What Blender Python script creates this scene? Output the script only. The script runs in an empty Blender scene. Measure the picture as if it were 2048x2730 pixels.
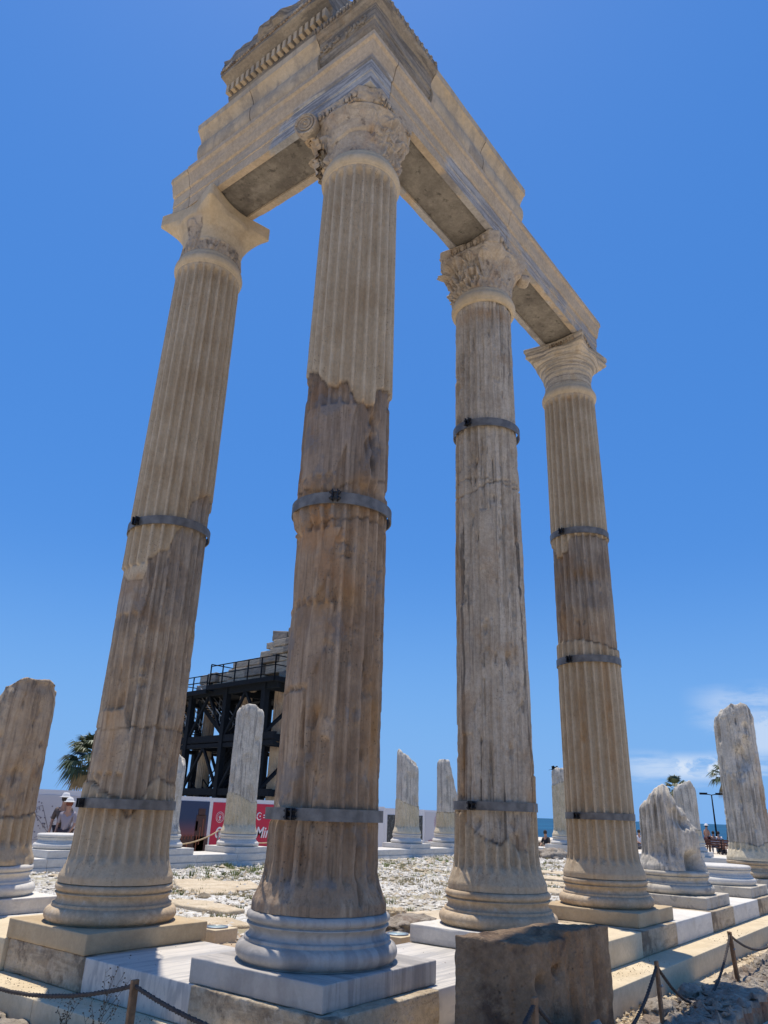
import bpy, math, random
import numpy as np
from mathutils import Matrix, Vector
PI = math.pi
random.seed(7); RNG = np.random.default_rng(7)
SC = bpy.context.scene
COL = SC.collection

# ------------------------------------------------------------------ camera
CAM = Vector((-4.904, -4.3511, 1.0588))
cd = bpy.data.cameras.new("camera"); cam = bpy.data.objects.new("camera", cd); COL.objects.link(cam)
r_ = Vector((0.60547063, -0.79523311, 0.0317744)); u_ = Vector((-0.32063066, -0.20719012, 0.92426632)); f_ = Vector((0.72842385, 0.56980396, 0.38042364))
mw = Matrix(((r_.x, u_.x, -f_.x, CAM.x), (r_.y, u_.y, -f_.y, CAM.y), (r_.z, u_.z, -f_.z, CAM.z), (0, 0, 0, 1)))
cam.matrix_world = mw
cd.sensor_fit = 'VERTICAL'; cd.sensor_height = 36; cd.sensor_width = 27; cd.lens = 25.68
cd.clip_start = .05; cd.clip_end = 60000
SC.camera = cam
# ------------------------------------------------------------------ light
SUN_AZ, SUN_EL = 55.5, 76.2
sd = bpy.data.lights.new("sun", 'SUN'); sd.energy = 5.0; sd.angle = math.radians(.55); sd.color = (1, .93, .81)
so = bpy.data.objects.new("sun", sd); COL.objects.link(so)
sdir = Vector((math.cos(math.radians(SUN_AZ)) * math.cos(math.radians(SUN_EL)), math.sin(math.radians(SUN_AZ)) * math.cos(math.radians(SUN_EL)), math.sin(math.radians(SUN_EL))))
so.rotation_euler = (-sdir).to_track_quat('-Z', 'Y').to_euler(); so.location = (0, 0, 30)
W = bpy.data.worlds.new("World"); SC.world = W; W.use_nodes = True
wn = W.node_tree; wn.nodes.clear()
sky = wn.nodes.new('ShaderNodeTexSky'); sky.sky_type = 'NISHITA'; sky.sun_disc = False
sky.sun_elevation = math.radians(SUN_EL); sky.sun_rotation = math.radians(90 - SUN_AZ)
sky.air_density = 1.0; sky.dust_density = .35; sky.ozone_density = 2.6; sky.altitude = 0
bg = wn.nodes.new('ShaderNodeBackground'); bg.inputs['Strength'].default_value = .13
wo = wn.nodes.new('ShaderNodeOutputWorld')
wn.links.new(bg.outputs[0], wo.inputs[0])
SKY = dict(nt=wn, sky=sky, bg=bg)
SC.view_settings.view_transform = 'Standard'; SC.view_settings.look = 'None'; SC.view_settings.gamma = 1
SC.view_settings.exposure = 0.0
SC.cycles.max_bounces = 8; SC.cycles.diffuse_bounces = 4

# ------------------------------------------------------------------ noise
def _h(ix, iy, iz, s):
    with np.errstate(over='ignore'):
        n = (ix.astype(np.uint32) * np.uint32(374761393) + iy.astype(np.uint32) * np.uint32(668265263) + iz.astype(np.uint32) * np.uint32(2147483647) + np.uint32((s * 144665 + 12345) & 0xffffffff))
        n = (n ^ (n >> np.uint32(13))) * np.uint32(1274126177)
        n = n ^ (n >> np.uint32(16))
        n = n * np.uint32(2246822519); n = n ^ (n >> np.uint32(13))
    return n.astype(np.float64) / 4294967295.0
def vn(x, y, z, s=0):
    x, y, z = np.broadcast_arrays(np.asarray(x, float), np.asarray(y, float), np.asarray(z, float))
    ix, iy, iz = np.floor(x).astype(np.int64), np.floor(y).astype(np.int64), np.floor(z).astype(np.int64)
    fx, fy, fz = x - ix, y - iy, z - iz
    fx = fx * fx * (3 - 2 * fx); fy = fy * fy * (3 - 2 * fy); fz = fz * fz * (3 - 2 * fz)
    r = 0
    for a in (0, 1):
        for b in (0, 1):
            for c in (0, 1):
                r = r + _h(ix + a, iy + b, iz + c, s) * (fx if a else 1 - fx) * (fy if b else 1 - fy) * (fz if c else 1 - fz)
    return r * 2 - 1
def fbm(x, y, z, o=4, s=0):
    a, t, r, f = 1, 0, 0, 1
    for i in range(o):
        r = r + a * vn(np.asarray(x) * f + 7.3 * i, np.asarray(y) * f, np.asarray(z) * f, s + i); t += a; a *= .5; f *= 2.03
    return r / t
def sstep(a, b, x):
    t = np.clip((np.asarray(x, float) - a) / (b - a), 0, 1); return t * t * (3 - 2 * t)

# ------------------------------------------------------------------ materials
def mk(name):
    m = bpy.data.materials.new(name); m.use_nodes = True
    nt = m.node_tree; b = nt.nodes['Principled BSDF']
    return m, nt, b
class NT:
    def __init__(s, nt): s.nt = nt
    def n(s, t, **k):
        o = s.nt.nodes.new(t)
        for a, v in k.items():
            setattr(o, a, v)
        return o
    def set(s, sock, v):
        if hasattr(v, 'links'): s.nt.links.new(v, sock)
        else:
            if isinstance(v, tuple) and len(v) == 3 and sock.type == 'RGBA': v = v + (1,)
            sock.default_value = v
    def math(s, op, a, b=0.0, c=None, clamp=False):
        o = s.n('ShaderNodeMath', operation=op, use_clamp=clamp); s.set(o.inputs[0], a); s.set(o.inputs[1], b)
        if c is not None: s.set(o.inputs[2], c)
        return o.outputs[0]
    def mix(s, f, a, b, t='MIX'):
        o = s.n('ShaderNodeMix', data_type='RGBA', blend_type=t); s.set(o.inputs[0], f); s.set(o.inputs[6], a); s.set(o.inputs[7], b)
        return o.outputs[2]
    def co(s, kind='Object'): return s.n('ShaderNodeTexCoord').outputs[kind]
    def map(s, v, sc=(1, 1, 1), loc=(0, 0, 0), rot=(0, 0, 0)):
        o = s.n('ShaderNodeMapping'); s.set(o.inputs[0], v); o.inputs['Scale'].default_value = sc; o.inputs['Location'].default_value = loc; o.inputs['Rotation'].default_value = rot
        return o.outputs[0]
    def noise(s, v, sc, det=5, rough=.55, dist=0.0):
        o = s.n('ShaderNodeTexNoise'); s.set(o.inputs['Vector'], v); o.inputs['Scale'].default_value = sc; o.inputs['Detail'].default_value = det; o.inputs['Roughness'].default_value = rough; o.inputs['Distortion'].default_value = dist
        return o.outputs[0]
    def vor(s, v, sc, feat='F1'):
        o = s.n('ShaderNodeTexVoronoi', feature=feat); s.set(o.inputs['Vector'], v); o.inputs['Scale'].default_value = sc
        return o.outputs[0]
    def ramp(s, v, a, b, va=0.0, vb=1.0):
        o = s.n('ShaderNodeMapRange', interpolation_type='SMOOTHSTEP'); s.set(o.inputs[0], v)
        for i, q in enumerate((a, b, va, vb)): o.inputs[i + 1].default_value = q
        return o.outputs[0]
    def attr(s, name): return s.n('ShaderNodeAttribute', attribute_name=name).outputs['Fac']
    def bump(s, h, strength, dist, prev=None):
        o = s.n('ShaderNodeBump'); o.inputs['Strength'].default_value = strength; o.inputs['Distance'].default_value = dist; s.set(o.inputs['Height'], h)
        if prev is not None: s.nt.links.new(prev, o.inputs['Normal'])
        return o.outputs[0]
def layer(g, v, sp):
    """one stone look: c1/c2 mottling, streaks along an axis, dark blotches, rust"""
    c = g.mix(g.ramp(g.noise(v, sp.get('ns', 3.0), 6), .32, .68), sp['c1'], sp['c2'])
    if 'st' in sp:   # (scale vec, colour, lo, hi)
        for (sc, colr, lo, hi, amt) in sp['st']:
            n = g.noise(g.map(v, sc), 1.0, 5, .6, .6)
            lo2 = .5 + (lo - .5) * .6 - .005; c = g.mix(g.math('MULTIPLY', g.ramp(n, lo2, lo2 + (hi - lo) * .6), amt), c, colr)
    if 'bl' in sp:
        for (nsc, colr, lo, hi, amt) in sp['bl']:
            n = g.noise(g.map(v, (1, 1, 1), (3.7, 1.1, 9.2)), nsc, 7, .65)
            lo2 = .5 + (lo - .5) * .7; c = g.mix(g.math('MULTIPLY', g.ramp(n, lo2, lo2 + (hi - lo) * .6), amt), c, colr)
    if 'speck' in sp:
        sc, colr, thr = sp['speck']
        n = g.vor(v, sc); c = g.mix(g.ramp(n, thr, thr * .5), c, colr)
    return c
TINT = (.93, .855, .745)
def stone(name, sp, bump=.35, bs=28, rough=.85, bd=.02, coords='Object', sp2=None, mask='zone', spec=.25, tint=None, cool=False, grain=1.0):
    m, nt, b = mk(name); g = NT(nt); v = g.co(coords)
    c = layer(g, v, sp)
    z = None
    if sp2:
        z = g.attr(mask); c = g.mix(z, c, layer(g, v, sp2))
        ck = g.attr('crack'); c = g.mix(g.math('MULTIPLY', ck, g.ramp(g.noise(v, 5, 4), .40, .62, .15, .8)), c, (.08, .06, .045))
        rs = g.attr('rust'); c = g.mix(g.math('MULTIPLY', rs, .75), c, (.40, .22, .075))
    if cool: c = g.mix(g.math('MULTIPLY', g.attr('cool'), .8), c, g.mix(1.0, c, (.72, .78, .90), 'MULTIPLY'))
    c = g.mix(1.0, c, g.ramp(g.noise(v, 23, 6, .8), .34, .66, 1 - .16 * grain, 1 + .13 * grain), 'MULTIPLY')
    c = g.mix(1.0, c, tint or TINT, 'MULTIPLY')
    nt.links.new(c, b.inputs['Base Color'])
    b.inputs['Roughness'].default_value = rough; b.inputs['Specular IOR Level'].default_value = spec
    h = g.noise(v, bs, 8, .7)
    h2 = g.noise(v, bs * .22, 5, .6)
    n1 = g.bump(h, min(1, bump * 1.6), bd * .5)
    n2 = g.bump(h2, bump * .8, bd, n1)
    if sp.get('pit'):
        p = g.ramp(g.vor(v, sp['pit']), .25, .05)
        pm = g.ramp(g.noise(v, 2.1, 3), .45, .62)
        pp = g.math('MULTIPLY', p, pm)
        n2 = g.bump(g.math('MULTIPLY', pp, -1.0), .6, .015, n2)
        c2 = g.mix(g.math('MULTIPLY', pp, .6), c, (.07, .055, .04)); nt.links.new(c2, b.inputs['Base Color'])
    nt.links.new(n2, b.inputs['Normal'])
    return m
def plain(name, col, rough=.6, metal=0.0, var=.15, sc=6, bump=.1):
    m, nt, b = mk(name); g = NT(nt); v = g.co()
    c = g.mix(g.ramp(g.noise(v, sc, 5), .3, .7), tuple(x * (1 - var) for x in col), tuple(min(1, x * (1 + var)) for x in col))
    nt.links.new(c, b.inputs['Base Color']); b.inputs['Roughness'].default_value = rough; b.inputs['Metallic'].default_value = metal
    nt.links.new(g.bump(g.noise(v, sc * 9, 4), bump, .01), b.inputs['Normal'])
    return m
WARM_NEW = dict(c1=(.47, .395, .30), c2=(.54, .465, .365), ns=2.2, bl=[(1.3, (.38, .29, .195), .52, .78, .5), (9, (.40, .31, .21), .52, .7, .3)], st=[((9, 9, .7), (.36, .27, .18), .55, .8, .45)], pit=0)
WARM_OLD = dict(c1=(.38, .31, .245), c2=(.50, .42, .335), ns=3.5, st=[((11, 11, .55), (.17, .14, .115), .53, .80, .7), ((5, 5, .35), (.50, .43, .35), .55, .75, .6), ((26, 26, 1.6), (.20, .16, .125), .5, .75, .5)], bl=[(1.1, (.33, .21, .12), .52, .74, .5), (3.1, (.24, .235, .235), .56, .72, .5)], pit=34)
GREY_OLD = dict(c1=(.41, .365, .315), c2=(.53, .48, .42), ns=3.0, st=[((8, 8, .25), (.11, .10, .09), .57, .70, .85), ((6, 6, .3), (.56, .52, .47), .56, .72, .6), ((30, 30, 1.2), (.24, .21, .18), .55, .80, .45)], bl=[(1.6, (.36, .26, .17), .55, .74, .5)], pit=34)
PALE_NEW = dict(c1=(.64, .57, .43), c2=(.74, .67, .54), ns=3, bl=[(4, (.50, .42, .29), .5, .75, .5)], st=[((10, 10, 1), (.47, .40, .29), .55, .8, .4)])
PALE_OLD = dict(c1=(.50, .48, .45), c2=(.66, .63, .59), ns=3, st=[((12, 12, .8), (.27, .265, .26), .5, .72, .8)], bl=[(3, (.74, .70, .64), .5, .7, .6), (1.5, (.42, .35, .27), .52, .7, .5)], pit=24)
MT = {}
MT['shaft_warm'] = stone('shaft stone warm', WARM_OLD, sp2=WARM_NEW, bump=.6, cool=True, grain=.55)
BROWN_OLD = dict(c1=(.28, .205, .15), c2=(.385, .295, .22), ns=3.2, st=[((11, 11, .4), (.15, .115, .09), .55, .80, .7), ((5, 5, .3), (.50, .40, .31), .55, .75, .6), ((26, 26, 1.6), (.20, .145, .10), .5, .75, .5)], bl=[(1.1, (.36, .20, .10), .52, .74, .55), (2.6, (.22, .21, .215), .55, .70, .7)], pit=30)
MT['shaft_brown'] = stone('shaft stone brown', BROWN_OLD, sp2=WARM_NEW, bump=.6, cool=True, grain=.6)
MT['shaft_grey'] = stone('shaft stone grey streaked', GREY_OLD, sp2=WARM_NEW, bump=.5)
MT['shaft_pale'] = stone('shaft stone pale', PALE_OLD, sp2=PALE_NEW, bump=.6, tint=(.90, .85, .76))
MT['limestone'] = stone('beige limestone', dict(c1=(.52, .44, .33), c2=(.60, .52, .40), ns=2.5, bl=[(1.4, (.42, .33, .22), .5, .75, .5)], pit=0), bump=.3, tint=(.84, .75, .61), grain=.5)
MT['limestone_clean'] = stone('clean cream limestone', dict(c1=(.60, .53, .42), c2=(.67, .60, .49), ns=2, bl=[(1.1, (.50, .42, .31), .52, .75, .45)]), bump=.22, tint=(.95, .87, .72), grain=.5)
MT['base_warm'] = stone('warm base stone', dict(c1=(.47, .38, .28), c2=(.56, .47, .36), ns=3, bl=[(2.3, (.34, .25, .17), .5, .74, .6), (5, (.62, .58, .52), .6, .75, .5)], st=[((5, 5, 9), (.36, .28, .2), .55, .75, .4)]), bump=.35)
MTINT = (.80, .745, .67)
MT['marble_stripe'] = stone('grey banded white marble', dict(c1=(.68, .665, .64), c2=(.76, .745, .72), ns=1.5, st=[((6.5, .6, .5), (.38, .375, .375), .50, .75, .7), ((18, 1.2, 1), (.46, .455, .45), .52, .74, .6)], bl=[(2.5, (.54, .48, .39), .55, .8, .4)]), bump=.1, rough=.55, tint=(.62, .575, .52), grain=.4)
MT['marble_stripe_x'] = stone('cross banded white marble', dict(c1=(.70, .69, .665), c2=(.78, .765, .74), ns=1.5, st=[((.6, 7, 1.5), (.44, .45, .465), .5, .64, .75), ((1.2, 22, 5), (.52, .52, .53), .5, .64, .6)]), bump=.1, rough=.55, tint=MTINT, grain=.2)
MT['marble_base'] = stone('banded marble base', dict(c1=(.66, .645, .62), c2=(.74, .725, .70), ns=1.5, st=[((4.5, 1.3, .5), (.36, .355, .355), .50, .75, .7), ((11, 4, .8), (.46, .45, .44), .52, .74, .6)], bl=[(2.5, (.50, .44, .36), .55, .8, .4)]), bump=.15, rough=.5, tint=(.62, .575, .52), grain=.4)
MT['marble_white'] = stone('plain white marble', dict(c1=(.66, .655, .64), c2=(.76, .755, .74), ns=2, st=[((1.2, 1.2, 7), (.53, .53, .54), .52, .7, .5)], bl=[(2.4, (.56, .52, .45), .55, .78, .4)]), bump=.2, rough=.7, tint=(.88, .83, .75), grain=.5)
MT['marble_vein'] = stone('veined weathered marble', dict(c1=(.55, .52, .47), c2=(.66, .63, .58), ns=2.2, st=[((2, 7, 7), (.32, .31, .31), .54, .66, .6)], bl=[(2.8, (.46, .38, .27), .5, .72, .6)]), bump=.35, tint=(.86, .80, .70), grain=.5)
MT['aged_block'] = stone('aged course block', dict(c1=(.48, .41, .32), c2=(.60, .53, .42), ns=3, st=[((1.2, 1.2, 10), (.30, .25, .19), .5, .7, .6)], bl=[(2.2, (.19, .155, .12), .56, .72, .8), (5, (.60, .55, .47), .58, .72, .6)], pit=26), bump=.8, bd=.04)
MT['entab_new'] = stone('smooth beige entablature stone', dict(c1=(.46, .39, .30), c2=(.56, .485, .385), ns=1.6, bl=[(1.2, (.35, .31, .265), .48, .72, .6), (4, (.62, .50, .34), .56, .72, .6), (1.9, (.27, .25, .23), .56, .72, .6)], st=[((5, 5, .8), (.33, .30, .27), .52, .7, .55)]), bump=.35, grain=0.6)
MT['entab_grey'] = stone('grey streaked entablature marble', dict(c1=(.36, .335, .305), c2=(.47, .43, .38), ns=2.2, st=[((1.1, 1.1, 17), (.20, .195, .195), .48, .66, .8), ((1.6, 1.6, 9), (.55, .52, .47), .56, .72, .6)], bl=[(1.8, (.38, .29, .2), .55, .75, .5)]), bump=.9, bd=.04, tint=(.66, .60, .52))
MT['entab_mix'] = stone('beige stone with blue grey marble patches', dict(c1=(.44, .37, .29), c2=(.53, .45, .36), ns=1.6, st=[((1.4, 1.4, 13), (.36, .34, .32), .5, .7, .5)], bl=[(4, (.56, .46, .33), .58, .75, .5)]),
    sp2=dict(c1=(.31, .33, .375), c2=(.46, .48, .52), ns=2, st=[((1.5, 1.5, 22), (.19, .205, .25), .46, .62, .85)]), bump=.3)
MT['soffit'] = stone('dark mottled soffit', dict(c1=(.27, .25, .225), c2=(.37, .345, .31), ns=5, bl=[(1.7, (.17, .155, .145), .48, .80, .7), (9, (.09, .085, .08), .60, .76, .7), (5, (.44, .415, .38), .54, .80, .5)]), bump=.6, tint=(.66, .62, .56))  # darker mottled colour, set only on the recessed panel faces
MT['capital_new'] = stone('new capital stone', dict(c1=(.50, .42, .31), c2=(.58, .50, .385), ns=2.2, bl=[(2.4, (.42, .33, .22), .5, .75, .5)]), sp2=dict(c1=(.36, .31, .26), c2=(.48, .42, .36), ns=4, bl=[(5, (.16, .14, .12), .52, .66, .8)]), bump=.35, grain=0.6)
MT['capital_old'] = stone('weathered capital marble', dict(c1=(.42, .365, .31), c2=(.53, .47, .40), ns=4, st=[((2.5, 2.5, 9), (.30, .28, .26), .52, .7, .5)], bl=[(3.4, (.40, .29, .21), .52, .72, .5), (9, (.16, .13, .11), .62, .74, .7)]), bump=.7, bd=.03)
MT['capital_band'] = stone('horizontally banded capital marble', dict(c1=(.46, .41, .34), c2=(.56, .50, .42), ns=3, st=[((1.5, 1.5, 22), (.27, .25, .225), .48, .62, .8)], bl=[(3, (.42, .33, .22), .55, .75, .5)]), bump=.5)
MT['carved'] = stone('carved brown moulding', dict(c1=(.36, .28, .20), c2=(.48, .39, .29), ns=5, bl=[(7, (.14, .10, .07), .50, .66, .85)]), bump=.6)
MT['steel'] = plain('grey painted steel', (.125, .118, .11), .55, .1, .35, 9, .4)
MT['bolt'] = plain('blackened steel bolt', (.025, .025, .028), .4, .6)
MT['big_block'] = stone('dark brown conglomerate block', dict(c1=(.19, .135, .095), c2=(.30, .225, .16), ns=4, bl=[(2.3, (.10, .07, .055), .50, .66, .85), (7, (.40, .31, .22), .58, .72, .5), (1.2, (.36, .27, .19), .56, .7, .5)], st=[((6, 6, 1.1), (.34, .20, .11), .56, .76, .6)], pit=20), bump=1.0, bs=22, bd=.06)
MT['rubble'] = stone('grey brown rubble wall', dict(c1=(.30, .27, .24), c2=(.43, .40, .36), ns=5, bl=[(2.6, (.20, .15, .12), .5, .7, .7), (8, (.14, .12, .11), .58, .72, .6)], pit=18), bump=1.0, bs=18, bd=.07)
MT['rubble_red'] = stone('reddish rubble wall face', dict(c1=(.33, .17, .11), c2=(.44, .27, .18), ns=5, bl=[(5, (.16, .10, .08), .5, .7, .8), (3, (.38, .33, .27), .55, .7, .6)], pit=18), bump=1.0, bs=18, bd=.07)
MT['white_stone'] = stone('white marble chips', dict(c1=(.62, .60, .56), c2=(.78, .77, .74), ns=6, bl=[(5, (.5, .42, .3), .6, .75, .4)]), bump=.6, tint=(.92, .86, .77))
MT['slab'] = stone('pale flagstone', dict(c1=(.56, .48, .36), c2=(.68, .61, .49), ns=3, bl=[(5, (.44, .36, .25), .55, .72, .5)]), bump=.6, bd=.04)
MT['grass'] = plain('dry green grass', (.20, .23, .07), .8, 0, .5, 3)
MT['grass_dry'] = plain('dry straw grass', (.34, .28, .14), .8, 0, .35, 3)
MT['weed'] = plain('dry weed stalk', (.12, .085, .05), .9, 0, .2)
MT['rope'] = plain('dark twisted rope', (.06, .05, .045), .9, 0, .35, 60, .6)
MT['post'] = plain('rusty wooden stake', (.20, .115, .06), .85, 0, .35, 14, .5)
MT['dark_steel'] = plain('dark blue scaffold steel', (.007, .010, .014), .75, 0, .2)
MT['dark_steel'].node_tree.nodes['Principled BSDF'].inputs['Specular IOR Level'].default_value = .12
MT['rail'] = plain('galvanised rail', (.35, .34, .33), .4, .7, .1)
MT['palm_leaf'] = plain('palm frond green', (.055, .075, .028), .55, 0, .5, 2)
MT['palm_dry'] = plain('dry palm frond', (.28, .21, .11), .8, 0, .3, 2)
MT['palm_trunk'] = plain('palm trunk bark', (.10, .075, .05), .95, 0, .4, 8, .9)
MT['skin'] = plain('skin', (.42, .23, .15), .6)
MT['glass'] = plain('lamp glass', (.42, .52, .50), .12)
def flat(name, col, rough=.6, em=None):
    m, nt, b = mk(name); b.inputs['Base Color'].default_value = col + (1,); b.inputs['Roughness'].default_value = rough
    return m

# ------------------------------------------------------------------ mesh helpers
def tag(o, label=None, cat=None, group=None, kind=None):
    if label: o['label'] = label
    if cat: o['category'] = cat
    if group: o['group'] = group
    if kind: o['kind'] = kind
    return o
def empty(name, loc=(0, 0, 0), rz=0, label=None, cat=None, group=None):
    o = bpy.data.objects.new(name, None); COL.objects.link(o); o.location = loc; o.rotation_euler = (0, 0, rz); o.empty_display_size = .2
    return tag(o, label, cat, group)
def npobj(name, V, F, mat, parent=None, smooth=True, attrs=None, loc=(0, 0, 0), rz=0):
    V = np.asarray(V, np.float32)
    me = bpy.data.meshes.new(name)
    if isinstance(F, np.ndarray):
        nf, k = F.shape; loops = F.reshape(-1).astype(np.int32); starts = np.arange(0, nf * k, k, dtype=np.int32); tot = np.full(nf, k, np.int32)
    else:
        tot = np.array([len(f) for f in F], np.int32); loops = np.concatenate([np.asarray(f, np.int32) for f in F]); starts = np.concatenate([[0], np.cumsum(tot)[:-1]]).astype(np.int32); nf = len(F)
    me.vertices.add(len(V)); me.vertices.foreach_set('co', V.reshape(-1))
    me.loops.add(len(loops)); me.loops.foreach_set('vertex_index', loops)
    me.polygons.add(nf); me.polygons.foreach_set('loop_start', starts); me.polygons.foreach_set('loop_total', tot)
    me.update(calc_edges=True)
    me.validate()
    me.polygons.foreach_set('use_smooth', np.full(len(me.polygons), bool(smooth)))
    for k, a in (attrs or {}).items():
        at = me.attributes.new(k, 'FLOAT', 'POINT'); at.data.foreach_set('value', np.asarray(a, np.float32))
    mats = mat if isinstance(mat, (list, tuple)) else [mat]
    for mm in mats: me.materials.append(mm)
    o = bpy.data.objects.new(name, me); COL.objects.link(o); o.location = loc; o.rotation_euler = (0, 0, rz)
    if parent: o.parent = parent
    return o
class MB:
    def __init__(s): s.V = []; s.F = []; s.mi = []; s.n = 0
    def add(s, V, F, mi=0):
        V = np.asarray(V, float).reshape(-1, 3); s.V.append(V)
        for f in F: s.F.append([i + s.n for i in f]); s.mi.append(mi)
        s.n += len(V)
    def box(s, c, d, rz=0, mi=0, M=None):
        x, y, z = d[0] / 2, d[1] / 2, d[2] / 2
        V = np.array([[sx * x, sy * y, sz * z] for sz in (-1, 1) for sy in (-1, 1) for sx in (-1, 1)])
        if rz: V = V @ np.array([[math.cos(rz), math.sin(rz), 0], [-math.sin(rz), math.cos(rz), 0], [0, 0, 1]])
        if M is not None: V = V @ np.array(M).T
        s.add(V + np.array(c), [(0, 2, 3, 1), (4, 5, 7, 6), (0, 1, 5, 4), (2, 6, 7, 3), (0, 4, 6, 2), (1, 3, 7, 5)], mi)
    def tube(s, pts, r, n=8, mi=0, cap=True):
        pts = [np.array(p, float) for p in pts]; m = len(pts)
        rr = r if hasattr(r, '__len__') else [r] * m
        ring = []
        up = np.array([0, 0, 1.0])
        for i, p in enumerate(pts):
            t = pts[min(i + 1, m - 1)] - pts[max(i - 1, 0)]; t = t / (np.linalg.norm(t) + 1e-9)
            a = np.cross(t, up)
            if np.linalg.norm(a) < .1: a = np.cross(t, np.array([1.0, 0, 0]))
            a /= np.linalg.norm(a); b = np.cross(a, t)
            ring.append([p + rr[i] * (math.cos(q) * a + math.sin(q) * b) for q in [2 * PI * k / n for k in range(n)]])
        V = np.array(ring).reshape(-1, 3); F = []
        for i in range(m - 1):
            for k in range(n):
                F.append((i * n + k, i * n + (k + 1) % n, (i + 1) * n + (k + 1) % n, (i + 1) * n + k))
        if cap: F.append(tuple(range(n))[::-1]); F.append(tuple((m - 1) * n + k for k in range(n)))
        s.add(V, F, mi)
    def beam(s, a, b, w, h=None, mi=0):
        a = np.array(a, float); b = np.array(b, float); h = h or w; t = b - a; L = np.linalg.norm(t); t /= L
        x = np.cross(t, [0, 0, 1.0])
        if np.linalg.norm(x) < .05: x = np.array([1.0, 0, 0])
        x /= np.linalg.norm(x); y = np.cross(x, t)
        V = [p + sx * x * w / 2 + sy * y * h / 2 for p in (a, b) for sx, sy in ((-1, -1), (1, -1), (1, 1), (-1, 1))]
        s.add(V, [(0, 1, 2, 3), (7, 6, 5, 4), (0, 4, 5, 1), (1, 5, 6, 2), (2, 6, 7, 3), (3, 7, 4, 0)], mi)
    def build(s, name, mat, parent=None, smooth=False, loc=(0, 0, 0), rz=0, **k):
        o = npobj(name, np.concatenate(s.V), s.F, mat, parent, smooth, None, loc, rz)
        if any(s.mi): o.data.polygons.foreach_set('material_index', s.mi)
        return tag(o, **k)
def lathe(prof, n=96, nfun=None):
    prof = np.array(prof, float); m = len(prof); t = np.linspace(0, 2 * PI, n, endpoint=False)
    R = prof[:, 0][:, None] * np.ones(n); Z = prof[:, 1][:, None] * np.ones(n); T = t[None, :] * np.ones((m, 1))
    if nfun is not None: R, Z = nfun(R, Z, T)
    V = np.stack([R * np.cos(T), R * np.sin(T), Z], -1).reshape(-1, 3)
    return V, gridF(m, n)
def gridF(m, n, wrap=True):
    i = np.arange(m - 1)[:, None]; j = np.arange(n if wrap else n - 1)[None, :]; j2 = (j + 1) % n
    return np.stack([i * n + j, i * n + j2, (i + 1) * n + j2, (i + 1) * n + j], -1).reshape(-1, 4)
def dense(prof, res=.02):
    out = [prof[0]]
    for a, b in zip(prof[:-1], prof[1:]):
        L = math.hypot(b[0] - a[0], b[1] - a[1]); k = max(1, int(L / res))
        for i in range(1, k + 1): out.append((a[0] + (b[0] - a[0]) * i / k, a[1] + (b[1] - a[1]) * i / k))
    return out
def rblock(name, size, mat, res=.05, rad=.012, chip=.02, rough=.004, seed=0, parent=None, loc=(0, 0, 0), rz=0, warp=None, cf=5.0, **k):
    """stone block with worn, chipped rounded edges. loc = centre of its underside"""
    hx, hy, hz = size[0] / 2, size[1] / 2, size[2] / 2
    Vs, Fs, base = [], [], 0
    h = np.array([hx, hy, hz])
    for ax in range(3):
        for sg in (-1, 1):
            a, b = [(1, 2), (2, 0), (0, 1)][ax]
            na, nb = max(4, int(2 * h[a] / res)), max(4, int(2 * h[b] / res))
            # points clustered to the edge
            def lin(n, hh):
                t = np.linspace(-1, 1, n + 1); e = min(rad * 1.0, hh * .4)
                q = t * hh; q[0] = -hh; q[-1] = hh
                return np.unique(np.concatenate([q, [-hh + e, hh - e]]))
            A, B = lin(na, h[a]), lin(nb, h[b])
            gA, gB = np.meshgrid(A, B, indexing='ij')
            P = np.zeros(gA.shape + (3,)); P[..., a] = gA; P[..., b] = gB; P[..., ax] = sg * h[ax]
            F = gridF(len(A), len(B), False) + base
            if sg > 0: F = F[:, ::-1]
            F = F[:, ::-1]
            Vs.append(P.reshape(-1, 3)); Fs.append(F); base += P.shape[0] * P.shape[1]
    V = np.concatenate(Vs); F = np.concatenate(Fs)
    key = np.round(V, 5); _, idx, inv = np.unique(key, axis=0, return_index=True, return_inverse=True); inv = inv.reshape(-1)
    V = V[idx]; F = inv[F]
    s = seed * 13.7
    cn = np.clip(fbm(V[:, 0] * cf + s, V[:, 1] * cf, V[:, 2] * cf, 4, seed) * 1.6 - .25, 0, 1)
    r = np.minimum(rad + chip * cn, min(hx, hy, hz) * .9)
    q = np.clip(V, -(h - r[:, None]), h - r[:, None]); d = V - q; L = np.linalg.norm(d, axis=1)[:, None]
    nrm = np.where(L > 1e-9, d / np.maximum(L, 1e-9), 0)
    V2 = q + nrm * r[:, None]
    V2 = V2 + nrm * (rough * fbm(V[:, 0] * 9 + s, V[:, 1] * 9, V[:, 2] * 9, 4, seed + 5))[:, None]
    V2[:, 2] += hz
    if warp is not None: V2 = warp(V2)
    o = npobj(name, V2, F, mat, parent, True, {'zone': np.zeros(len(V2))}, loc, rz)
    return tag(o, **k)

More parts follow.
